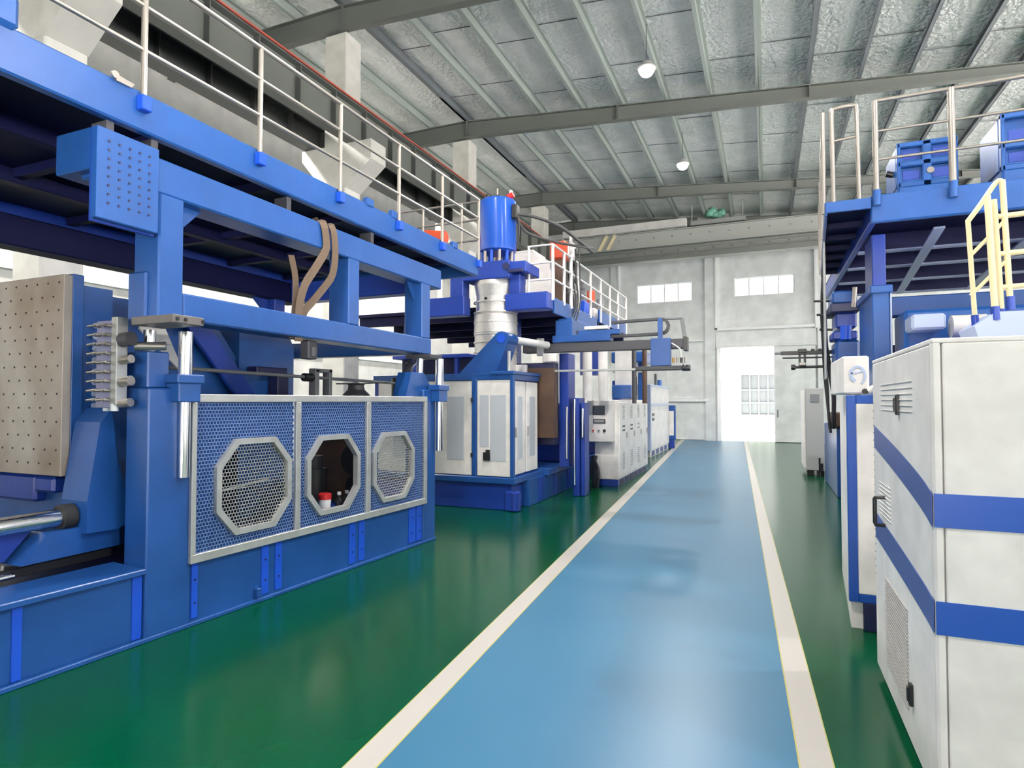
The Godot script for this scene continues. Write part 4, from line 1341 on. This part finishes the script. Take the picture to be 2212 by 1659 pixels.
	part("panel", box(-3.62, 1.8, -16.2, -3.2, 2.3, -16.25, 0.01), M.blue_dark, tm)
	part("beam", box(-3.8, 2.4, -16.0, -3.0, 2.52, -16.1, 0.01), M.offwhite, tm)
	part("bed", box(-7.0, 0.0, -16.4, -4.1, 1.4, -21.5, 0.02), M.blue_deep, tm)
	part("head", rod(-4.6, 2.4, -17.0, -4.6, 4.0, -17.0, 0.4, 20), M.blue_deep, tm)

func build_aux_cabinets() -> void:
	# control cabinet with a screen
	var t := thing("control_cabinet", "white control cabinet with a small screen, nearer of the pair left of the aisle", "control cabinet", Vector3(-2.9, 0, -13))
	part("body", box(-3.1, 0.13, -11.5, -2.63, 1.67, -14.6, 0.012), M.white, t)
	var pl := part("plinth", box(-3.08, 0.0, -11.52, -2.65, 0.13, -14.58, 0.004), M.blue_deep, t)
	for k in 6:
		part("fork_slot", box(-2.66, 0.02, -11.7 - k * 0.48, -2.645, 0.11, -12.05 - k * 0.48, 0.002), M.blue_dark, pl)
	var cb := part("control_box", box(-3.2, 0.86, -11.33, -2.7, 1.67, -11.5, 0.012), M.white, t)
	part("screen_frame", box(-3.09, 1.38, -11.335, -2.85, 1.56, -11.32, 0.004), M.dark, cb)
	part("screen", box(-3.07, 1.4, -11.322, -2.88, 1.54, -11.312, 0.002), M.glass_dark, cb)
	part("meter", box(-3.08, 1.22, -11.335, -2.84, 1.3, -11.315, 0.004), M.dark, cb)
	part("meter_face", box(-3.06, 1.235, -11.317, -2.86, 1.285, -11.31, 0.001), M.vent, cb)
	for k in 3:
		part("knob", rod(-3.08 + k * 0.11, 1.08, -11.33, -3.08 + k * 0.11, 1.08, -11.305, [0.018, 0.018, 0.028][k], 12), [M.red, M.grille, M.black][k], cb)
	for k in 4:
		var z := -11.9 - k * 0.75
		var d := part("door", box(-2.64, 0.18, z + 0.34, -2.615, 1.62, z - 0.34, 0.006), M.white, t)
		for v in [[1.3, 1.55], [0.32, 0.62]]:
			var st := begin()
			for j in 8:
				var y := lerpf(v[0], v[1], j / 7.0)
				bx(st, -2.617, y - 0.01, z + 0.09, -2.608, y + 0.008, z - 0.09, 0.002)
			part("louvre", st, M.vent, d)
		part("handle", box(-2.617, 0.9, z - 0.25, -2.595, 1.02, z - 0.28, 0.004), M.vent, d)
		if k < 3:
			var st := begin()
			for j in 2:
				bx(st, -2.617, 1.05 + j * 0.08, z + 0.1, -2.611, 1.085 + j * 0.08, z - 0.12, 0.001)
			part("nameplate", st, [M.dark, M.dark, M.vent][k], d)
	# stool-like dark fittings before the cabinet
	var s := thing("pipe_fitting", "dark pipe fitting standing on the floor at the foot of the control cabinet", "fitting", Vector3(-3.05, 0, -11.35))
	part("standpipe", rod(-3.05, 0.0, -11.3, -3.05, 0.55, -11.3, 0.045, 12), M.dark, s)
	part("elbow", hose([Vector3(-3.05, 0.5, -11.3), Vector3(-2.99, 0.42, -11.25), Vector3(-2.95, 0.3, -11.2), Vector3(-2.97, 0.0, -11.2)], 0.03), M.dark, s)
	part("flange", rod(-3.05, 0.54, -11.3, -3.05, 0.6, -11.3, 0.06, 12), M.dark, s)
	# second cabinet
	t = thing("control_cabinet", "second, farther white cabinet with a taller blue trimmed box on top", "control cabinet", Vector3(-3.4, 0, -19.5))
	part("body", box(-4.0, 0.2, -17.7, -3.1, 1.52, -21.3, 0.015), M.white, t)
	pl = part("plinth", box(-3.95, 0.0, -17.75, -3.13, 0.2, -21.25, 0.004), M.white, t)
	for k in 4:
		part("fork_slot", box(-3.14, 0.02, -18.0 - k * 0.8, -3.125, 0.17, -18.5 - k * 0.8, 0.002), M.blue_deep, pl)
	part("upper_box", box(-4.0, 1.56, -17.65, -3.1, 2.1, -21.2, 0.015), M.white, t)
	part("trim", box(-4.02, 1.5, -17.63, -3.08, 1.57, -21.3, 0.006), M.logo, t)
	part("top_trim", box(-4.02, 2.08, -17.63, -3.08, 2.13, -21.3, 0.006), M.logo, t)
	part("corner_post", box(-3.22, 0.2, -17.62, -3.08, 2.12, -17.72, 0.006), M.logo, t)
	for k in 2:
		part("nameplate", box(-3.1, 1.2 - k * 0.14, -17.95, -3.09, 1.28 - k * 0.14, -18.3, 0.001), M.dark, t)
	part("valve", rod(-3.3, 2.12, -20.6, -3.3, 2.35, -20.6, 0.08, 12), M.blue, t)
	part("pipe", rod(-3.2, 2.1, -19.2, -3.2, 2.5, -19.2, 0.04, 10), M.dark, t)
	t = thing("blue_stand", "slim blue stand against the far end of the second white cabinet", "stand", Vector3(-3.0, 0, -21.6))
	part("frame", box(-3.2, 0.3, -21.45, -2.9, 1.5, -21.6, 0.02), M.blue, t)
	part("panel", box(-3.14, 0.45, -21.44, -2.96, 1.3, -21.47, 0.004), M.offwhite, t)
	part("foot", box(-3.15, 0.0, -21.45, -2.95, 0.3, -21.6, 0.01), M.blue_deep, t)

# ------------------------------------------------------------------ right side
func build_right_side() -> void:
	# big electrical cabinet at the right edge
	var zf := -2.86
	var x0 := 0.61
	var t := thing("electrical_cabinet", "large white electrical cabinet with two blue bands filling the right edge", "cabinet", Vector3(1.3, 0, -3.5))
	part("body", box(x0 + 0.02, 0.05, zf - 0.02, 2.6, 1.88, -4.3, 0.01), M.white, t)
	part("plinth", box(x0 + 0.06, 0.0, zf - 0.06, 2.56, 0.06, -4.26, 0.004), M.dark, t)
	part("top_cap", box(x0, 1.88, zf, 2.62, 1.9, -4.32, 0.006), M.white, t)
	part("corner_post", box(x0, 0.05, zf, x0 + 0.03, 1.885, zf - 0.04, 0.008), M.white, t)
	part("front_panel", box(x0 + 0.036, 0.06, zf, 1.6, 1.88, zf - 0.022, 0.006), M.white, t)
	part("front_panel", box(1.606, 0.06, zf, 2.6, 1.88, zf - 0.022, 0.006), M.white, t)
	for b in [[1.15, 1.283], [0.73, 0.86]]:
		part("blue_band", box(x0 - 0.002, b[0], zf + 0.003, 2.6, b[1], zf - 0.001, 0.001), M.blue_stripe, t, "blue band across the front")
	var d := part("side_door", box(x0 - 0.004, 0.06, zf - 0.045, x0 + 0.02, 1.875, -4.28, 0.006), M.offwhite, t)
	for b in [[1.15, 1.283, 1.37, 1.5], [0.73, 0.86, 0.83, 0.98]]:
		var lo := []
		var hi := []
		for k in 13:
			var u := k / 12.0
			var z := lerpf(zf - 0.02, -4.24, u)
			var e := pow(u, 0.8)
			lo.append([z, lerpf(b[0], b[2], e)])
			hi.append([z, lerpf(b[1], b[3], e)])
		hi.reverse()
		var st := begin()
		prism(st, lo + hi, "x", x0 - 0.007, x0 - 0.003)
		part("decal", st, M.blue_decal, d, "blue swoosh decal")
	for h in [[-3.5, 1.63, 0.045], [-3.3, 0.3, 0.05]]:
		var st := begin()
		bx(st, x0 - 0.02, h[1] - 0.05, h[0] + 0.018, x0 - 0.003, h[1] + 0.05, h[0] - 0.018, 0.004)
		bx(st, x0 - 0.028, h[1] - 0.03, h[0] + 0.01, x0 - 0.018, h[1] + 0.035, h[0] - 0.01, 0.003)
		part("swing_latch", st, M.black, d)
	var gp := begin()
	tube(gp, [Vector3(x0, 1.11, -3.92), Vector3(x0 - 0.05, 1.11, -3.92), Vector3(x0 - 0.055, 1.1, -3.92), Vector3(x0 - 0.055, 0.97, -3.92), Vector3(x0 - 0.05, 0.955, -3.92), Vector3(x0, 0.955, -3.92)], 0.011, 8)
	part("pull_handle", gp, M.black, d)
	for g in [[0.2, 0.66, -3.38, -3.95, 26], [1.0, 1.18, -3.75, -4.1, 9], [1.6, 1.74, -3.2, -4.0, 6]]:
		var st := begin()
		for k in int(g[4]):
			var y := lerpf(g[0], g[1], k / (g[4] - 1.0))
			st.set_smooth_group(-1)
			bar(st, Vector3(x0 - 0.006, y, g[2]), Vector3(x0 - 0.006, y, g[3]), 0.008 if g[0] < 0.5 else 0.003, 0.006 if g[0] < 0.5 else 0.004, 0.001)
		part("louvre", st, M.vent if g[0] < 0.5 else M.offwhite, d)
	var st0 := begin()
	for k in 26:
		cyl(st0, Vector3(x0 - 0.007, 0.6 + k * 0.045, -4.265), Vector3(x0 - 0.003, 0.6 + k * 0.045, -4.265), 0.004, 6)
	part("rivets", st0, M.grille, d, "", true)
	# narrow cabinet behind it
	var m := thing("machine_cabinet", "narrow white cabinet with blue frame and a swirl emblem behind the large cabinet", "cabinet", Vector3(0.9, 0, -5.5))
	var st := begin()
	prism(st, [[0.555, -5.05], [1.4, -5.05], [1.56, -6.7], [0.665, -6.7]], "y", 0.0, 1.69)
	part("body", st, M.white, m)
	part("blue_frame", box(0.54, 0.2, -5.0, 0.6, 1.69, -5.05, 0.004), M.blue_stripe, m, "blue upright of the frame")
	part("blue_frame", box(0.6, 1.63, -5.0, 1.4, 1.69, -5.05, 0.004), M.blue_stripe, m)
	part("blue_frame", box(0.6, 0.2, -5.0, 1.4, 0.26, -5.05, 0.004), M.blue_stripe, m)
	part("front_panel", box(0.6, 0.26, -5.0, 1.38, 1.63, -5.045, 0.006), M.white, m)
	part("plinth", box(0.63, 0.0, -5.0, 1.4, 0.2, -5.05, 0.004), M.blue_dark, m)
	part("side_hinge", box(0.58, 1.52, -5.3, 0.61, 1.56, -5.36, 0.003), M.black, m)
	part("side_hinge", box(0.6, 0.6, -5.3, 0.62, 0.66, -5.34, 0.003), M.black, m)
	var ub := part("upper_box", box(0.52, 1.7, -5.05, 0.695, 1.98, -5.9, 0.012), M.white, m)
	st = begin()
	var sw := []
	for k in 14:
		var an := deg_to_rad(-60.0 + k * 24.0)
		var r := 0.075 - 0.0022 * k
		sw.append(Vector3(0.615 + cos(an) * r * 0.75, 1.84 + sin(an) * r, -5.047))
	for k in 13:
		bar(st, sw[k], sw[k + 1], 0.004, 0.014 + 0.001 * k, 0.001)
	bar(st, Vector3(0.575, 1.85, -5.047), Vector3(0.65, 1.865, -5.047), 0.004, 0.012, 0.001)
	part("emblem", st, M.logo, ub, "pale blue swirl emblem")
	part("stop_button", rod(0.665, 1.72, -5.05, 0.665, 1.72, -5.02, 0.02, 12), M.black, ub)
	part("gas_spring", rod(0.68, 1.72, -5.04, 0.8, 1.79, -5.04, 0.025, 10), M.offwhite, ub)
	# cabinet far down the right side
	var fc := thing("grey_cabinet", "grey cabinet with a dark grille standing alone far down the right side", "cabinet", Vector3(0.95, 0, -15.2))
	part("body", box(0.8, 0.12, -14.8, 1.16, 1.93, -16.2, 0.012), M.grey_cab, fc)
	part("side_door", box(0.77, 0.16, -14.85, 0.8, 1.9, -16.15, 0.006), M.white, fc)
	part("grille", box(0.9, 1.62, -14.81, 1.07, 1.8, -14.785, 0.004), M.grille, fc)
	for x in [0.82, 1.02]:
		part("foot", box(x, 0.0, -14.82, x + 0.14, 0.12, -15.1, 0.006), M.black, fc)
	var sp := thing("pipe_stand", "black pipe fitting standing before the grey cabinet", "fitting", Vector3(1.05, 0, -14.6))
	part("pipe", rod(1.05, 0.0, -14.6, 1.05, 0.42, -14.6, 0.02, 10), M.black, sp)
	part("valve", rod(1.08, 0.15, -14.6, 1.08, 0.3, -14.6, 0.045, 10), M.black, sp)
	var bb := thing("blue_block", "blue machine block on the floor behind the narrow cabinet", "machine block", Vector3(1.6, 0, -12.5))
	part("body", box(1.1, 0.0, -11.6, 2.4, 1.2, -14.0, 0.02), M.blue, bb)
	part("brown_top", box(1.02, 1.2, -11.5, 1.5, 1.45, -12.2, 0.02), M.brown, bb)
	# raised deck
	var p := thing("raised_deck", "blue raised deck over the right machine with walkway along the aisle side", "platform", Vector3(2, 3.27, -8))
	part("front_beam", box(0.9, 3.275, -6.3, 4.6, 3.53, -6.36, 0.012), M.blue, p)
	part("deck_plate", box(0.9, 3.48, -6.36, 4.6, 3.52, -11.0, 0.0), M.shaded_blue, p)
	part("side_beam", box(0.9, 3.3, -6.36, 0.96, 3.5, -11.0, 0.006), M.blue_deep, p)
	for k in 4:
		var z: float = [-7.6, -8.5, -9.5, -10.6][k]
		var j := part("joist", box(0.96, 3.3, z, 4.6, 3.48, z - 0.06, 0.004), M.shaded_blue, p)
		part("joist_flange", box(0.96, 3.28, z + 0.02, 4.6, 3.3, z - 0.08, 0.002), M.logo, j)  # pale colour paints the lit lower edge of each joist
	for k in 3:
		var x := 1.5 + k * 0.85
		st = begin()
		bar(st, Vector3(x, 3.26, -6.65), Vector3(x + 0.35, 3.26, -10.5), 0.09, 0.02, 0.002)
		part("brace", st, M.logo, p, "pale flat brace")
	st = begin()
	prism(st, [[0.54, -6.28], [0.9, -6.28], [1.08, -9.4], [0.74, -9.4]], "y", 3.44, 3.5)
	var wk := part("walkway", st, M.shaded_blue, p)
	st = begin()
	prism(st, [[0.525, -6.28], [0.545, -6.28], [0.745, -9.4], [0.725, -9.4]], "y", 3.38, 3.5)
	part("walkway_edge", st, M.blue, wk)
	part("walkway_lip", box(0.53, 3.4, -6.26, 0.9, 3.5, -6.29, 0.004), M.blue, wk)
	for k in 6:
		var dx := 0.03 * (k + 1)
		part("walkway_rib", box(0.56 + dx, 3.38, -6.8 - k * 0.48, 0.88 + dx, 3.44, -6.84 - k * 0.48, 0.003), M.shaded_blue, wk)
	part("post", box(0.97, 0.0, -6.8, 1.12, 2.72, -7.7, 0.01), M.blue, p)
	part("post_cap", box(0.95, 2.7, -6.76, 1.14, 2.78, -7.74, 0.01), M.blue, p)
	part("upper_post", box(0.98, 2.78, -6.85, 1.1, 3.3, -7.3, 0.01), M.blue_deep, p)
	part("post_edge", box(1.12, 1.7, -6.79, 1.135, 2.7, -6.85, 0.004), M.logo, p)
	part("cross_beam", box(1.14, 2.52, -7.2, 3.5, 2.72, -7.4, 0.01), M.blue, p)
	# rails of the deck
	var hr := thing("handrail", "stainless handrail around the raised deck on the right", "handrail", Vector3(1.4, 3.5, -6.3))
	for x in [0.945, 1.52, 2.6, 3.6]:
		var q := part("post", rod(x, 3.46, -6.27, x - 0.005, 4.38, -6.27, 0.028 if x > 0.95 else 0.024, 14), M.steel, hr)
		part("post_socket", rod(x, 3.42, -6.27, x, 3.56, -6.27, 0.034, 12), M.blue, q)
	for y in [4.38, 4.1, 3.84]:
		part("rail", rod(0.945, y, -6.27, 3.6, y, -6.27, 0.018 if y > 4.3 else 0.012, 12), M.steel, hr)
	var lp := thing("loop_rail", "narrow looped stainless rail closing the walkway end", "handrail", Vector3(0.7, 3.5, -6.3))
	st = begin()
	tube(st, curve([Vector3(0.6, 3.42, -6.28), Vector3(0.595, 4.0, -6.28), Vector3(0.595, 4.33, -6.28), Vector3(0.62, 4.375, -6.28), Vector3(0.76, 4.38, -6.28), Vector3(0.795, 4.34, -6.28), Vector3(0.8, 4.0, -6.28), Vector3(0.81, 3.42, -6.28)], 5), 0.02, 12)
	part("loop", st, M.steel, lp)
	part("mid_bar", rod(0.6, 4.07, -6.28, 0.8, 4.09, -6.28, 0.014, 10), M.steel, lp)
	var sr := thing("side_rail", "row of steel posts and rails along the aisle edge of the raised walkway", "handrail", Vector3(0.52, 3.5, -7.5))
	for k in 4:
		var x := 0.52 + 0.064 * k
		part("post", rod(x, 3.4, -6.3 - k * 1.0, x, 4.36, -6.3 - k * 1.0, 0.02, 12), M.steel, sr)
	for y in [4.3, 3.95]:
		part("rail", rod(0.52, y, -6.3, 0.712, y, -9.3, 0.014, 10), M.steel, sr)
	# drop rails beside the walkway: pale conduits
	for k in 3:
		solo("conduit", rod(0.6 + 0.02 * k, 1.9, -7.3 - 0.3 * k, 0.6 + 0.02 * k, 3.45, -7.3 - 0.3 * k, 0.01, 8), M.alu, ["pale conduit nearest to the camera under the raised walkway edge", "middle pale conduit under the raised walkway edge", "farthest pale conduit under the raised walkway edge"][k], "conduit", Vector3(0.53, 1.9, -7.6))
	# two gear housings on the deck
	for i in 2:
		var xa: float = [1.19, 1.96][i]
		var xb: float = [1.68, 2.5][i]
		var zz: float = [-6.75, -6.6][i]
		var top: float = [4.14, 4.22][i]
		var g := thing("gear_housing", ["blue cast gear housing behind the middle rail post", "second blue gear housing, cut by the right edge of the photo"][i], "gear housing", Vector3(xa, 3.52, zz), "gear housings on the raised deck")
		part("base", box(xa, 3.5, zz, xb, 3.72, zz - 0.6, 0.02), M.blue, g)
		st = begin()
		bx(st, xa, 3.7, zz - 0.05, xb, top, zz - 0.6, 0.03)
		for u in [[0.0, 0.06], [0.42, 0.58], [0.94, 1.0]]:
			bx(st, lerpf(xa, xb, u[0]), 3.7, zz, lerpf(xa, xb, u[1]), top, zz - 0.06, 0.012)
		for v in [[3.7, 3.76], [3.9, 3.96], [top - 0.05, top]]:
			bx(st, xa, v[0], zz, xb, v[1], zz - 0.06, 0.012)
		part("casting", st, M.blue, g)
		for u in [0.25, 0.75]:
			for y in [3.83, 4.03]:
				part("pocket", box(lerpf(xa, xb, u) - 0.07, y - 0.045, zz - 0.045, lerpf(xa, xb, u) + 0.07, y + 0.045, zz - 0.055, 0.002), M.blue_deep, g)
		part("bearing_cap", rod(xb - 0.1, 3.9, zz - 0.3, xb + 0.03, 3.9, zz - 0.3, 0.15, 20), M.blue, g)
		part("plug", rod(lerpf(xa, xb, 0.55), 3.84, zz - 0.02, lerpf(xa, xb, 0.55), 3.84, zz + 0.012, 0.03, 14), M.steel, g)
		for k in 3:
			part("bolt", rod(xa + 0.08 + 0.05 * k, top, zz - 0.2, xa + 0.08 + 0.05 * k, top + 0.035, zz - 0.2, 0.014, 8), M.black, g)
		if i == 0:
			part("cable_gland", rod(xa, 3.9, zz - 0.2, xa - 0.06, 3.92, zz - 0.2, 0.03, 10), M.black, g)
	solo("sensor_cable", hose([Vector3(1.08, 3.95, -6.9), Vector3(1.0, 3.8, -6.85), Vector3(1.0, 3.65, -6.85), Vector3(1.02, 3.52, -6.85)], 0.006), M.rubber, "thin black cable hanging left of the first gear housing", "cable", Vector3(1.05, 3.5, -6.85))
	solo("pressure_gauge", rod(1.78, 3.62, -6.9, 1.78, 3.62, -6.86, 0.05, 16), M.white, "small white pressure gauge between the two gear housings", "gauge", Vector3(1.78, 3.52, -6.9))
	# cream yellow stair rails
	var y := thing("stair_rail", "cream yellow stair railing in front of the raised deck", "stair railing", Vector3(1.5, 2.28, -5.5))
	for q in [[1.433, 2.3, 3.03, -5.55, 0.017], [1.52, 2.34, 3.16, -5.42, 0.022], [1.58, 2.33, 3.15, -5.5, 0.022], [1.635, 2.42, 3.29, -5.5, 0.02]]:
		var ps := part("post", rod(q[0] + 0.03, q[1], q[3], q[0], q[2], q[3], q[4], 12), M.yellow, y)
		part("post_foot", rod(q[0] + 0.035, q[1] - 0.1, q[3], q[0] + 0.03, q[1], q[3], q[4] + 0.008, 12), M.blue_deep, ps)
	st = begin()
	tube(st, curve([Vector3(1.433, 3.02, -5.55), Vector3(1.5, 3.12, -5.53), Vector3(1.6, 3.28, -5.51), Vector3(1.635, 3.28, -5.5)], 4), 0.018, 10)
	part("top_rail", st, M.yellow, y)
	for h in [[2.75, 2.98], [2.45, 2.68]]:
		part("mid_rail", rod(1.44, h[0], -5.55, 1.64, h[1], -5.5, 0.014, 10), M.yellow, y)
	for h in [3.03, 2.75, 2.5]:
		part("side_rail", rod(1.6, h - 0.01, -5.5, 2.6, h + 0.03, -5.5, 0.02, 10), M.yellow, y)
	part("side_post", rod(1.86, 2.3, -5.5, 1.84, 3.32, -5.5, 0.022, 12), M.yellow, y)
	# machine parts between the deck and the cabinets
	var e := thing("extruder_drive", "blue extruder drive lying behind the large white cabinet", "extruder", Vector3(2, 2.0, -6.3))
	st = begin()
	bx(st, 1.2, 1.95, -5.9, 3.2, 2.1, -7.2, 0.02)
	part("bed", st, M.blue_deep, e)
	part("barrel_cover", box(1.2, 2.1, -6.6, 3.2, 2.5, -7.1, 0.03), M.blue, e)
	st = begin()
	prism(st, [[1.45, 2.1], [1.42, 2.2], [1.55, 2.3], [2.3, 2.3], [2.3, 2.1]], "z", -5.4, -5.8)
	part("stair_base", st, M.logo, e)
	part("end_cap", box(1.2, 2.28, -6.3, 1.46, 2.42, -6.6, 0.02), M.logo, e)
	part("motor", rod(1.5, 2.3, -6.35, 1.75, 2.3, -6.35, 0.1, 16), M.offwhite, e)
	part("pipe", rod(0.95, 1.96, -4.7, 1.35, 1.99, -4.7, 0.03, 10), M.offwhite, e)
	for k in 3:
		part("valve", rod(1.0 + 0.12 * k, 1.95, -4.75, 1.0 + 0.12 * k, 2.04, -4.75, 0.03, 10), [M.white, M.logo, M.steel][k], e)
	# head unit hanging over the aisle side
	var hu := thing("head_unit", "blue head unit with motor under the raised walkway", "machine head", Vector3(0.85, 2.2, -8))
	part("motor_box", box(0.72, 2.78, -7.9, 0.98, 2.93, -8.4, 0.02), M.blue, hu)
	part("plate", box(0.7, 2.68, -7.85, 1.0, 2.78, -8.5, 0.008), M.blue_dark, hu)
	part("gear_case", box(0.76, 2.5, -7.95, 0.98, 2.68, -8.4, 0.02), M.blue_deep, hu)
	part("ram", rod(0.86, 2.36, -7.92, 0.86, 2.52, -7.92, 0.06, 16), M.blue_bright, hu)
	part("clamp", box(0.72, 2.36, -7.9, 0.98, 2.46, -8.3, 0.015), M.blue_deep, hu)
	part("body", box(0.75, 2.0, -7.9, 1.0, 2.36, -8.4, 0.03), M.blue, hu)
	part("tube", rod(0.93, 2.72, -7.84, 0.95, 2.95, -7.84, 0.025, 10), M.steel, hu)
	# black reaching arm on the aisle side
	var ra := thing("pick_arm", "black pick-up arm reaching from the right machine into the aisle", "robot arm", Vector3(0.5, 2.2, -8.5))
	part("upper_bar", box(0.18, 2.24, -8.46, 0.85, 2.285, -8.54, 0.004), M.black, ra)
	part("tip", box(0.11, 2.25, -8.47, 0.19, 2.275, -8.53, 0.004), M.grille, ra)
	part("thin_bar", rod(0.2, 2.2, -8.5, 0.85, 2.2, -8.5, 0.01, 8), M.dark, ra)
	part("lower_bar", rod(0.33, 2.08, -8.5, 0.8, 2.085, -8.5, 0.018, 10), M.black, ra)
	part("bar_end", rod(0.3, 2.08, -8.5, 0.35, 2.08, -8.5, 0.035, 12), M.black, ra)
	for x in [0.4, 0.46]:
		part("strut", box(x - 0.012, 2.09, -8.47, x + 0.012, 2.3, -8.53, 0.003), M.black, ra)
	part("clamp_block", box(0.38, 2.26, -8.44, 0.48, 2.31, -8.56, 0.006), M.black, ra)
	part("clamp_block", box(0.39, 2.1, -8.45, 0.47, 2.14, -8.55, 0.006), M.steel, ra)
	for k in 3:
		part("clip", box(0.53 + 0.08 * k, 2.285, -8.47, 0.57 + 0.08 * k, 2.31, -8.53, 0.004), M.black, ra)
	var cabs: Array = [[Vector3(0.66, 3.4, -8.0), Vector3(0.64, 2.9, -8.2), Vector3(0.66, 2.4, -8.4), Vector3(0.68, 2.0, -8.5), Vector3(0.71, 1.6, -8.5), Vector3(0.73, 1.3, -8.5)],
		[Vector3(0.68, 2.75, -8.3), Vector3(0.7, 2.4, -8.4), Vector3(0.73, 2.0, -8.5), Vector3(0.77, 1.7, -8.5), Vector3(0.76, 1.3, -8.5)],
		[Vector3(0.64, 2.7, -8.3), Vector3(0.67, 2.2, -8.42), Vector3(0.71, 1.85, -8.5), Vector3(0.72, 1.5, -8.52), Vector3(0.74, 1.25, -8.5)],
		[Vector3(0.68, 2.4, -8.3), Vector3(0.75, 2.02, -8.45), Vector3(0.79, 1.75, -8.5), Vector3(0.78, 1.3, -8.52)]]
	for k in 4:
		solo("hanging_cable", hose(cabs[k], 0.016), M.rubber, ["long black cable hanging from the raised walkway on the right", "black cable of the bundle nearest to the blue post", "black cable in the middle of the hanging bundle", "shortest black cable of the hanging bundle"][k], "cable", cabs[k][0])
	for k in 3:
		var zy: float = [2.87, 2.7, 2.52][k]
		solo("proximity_sensor", rod(0.55 + 0.03 * k, zy, -8.2, 0.75, zy - 0.01, -8.2, 0.014, 8), M.black, ["top black sensor arm left of the blue head unit", "middle black sensor arm left of the blue head unit", "lowest black sensor arm left of the blue head unit"][k], "sensor", Vector3(0.6, zy, -8.2))
	# more of the right machine behind, mostly hidden
	var rm := thing("right_machine", "blue body of the right machine under the raised deck", "machine", Vector3(2.5, 0, -9))
	part("bed", box(1.3, 0.0, -7.0, 4.5, 1.6, -11.2, 0.02), M.shaded_blue, rm)
	part("tower", box(1.3, 1.6, -9.4, 4.0, 2.4, -11.0, 0.02), M.shaded_blue, rm)
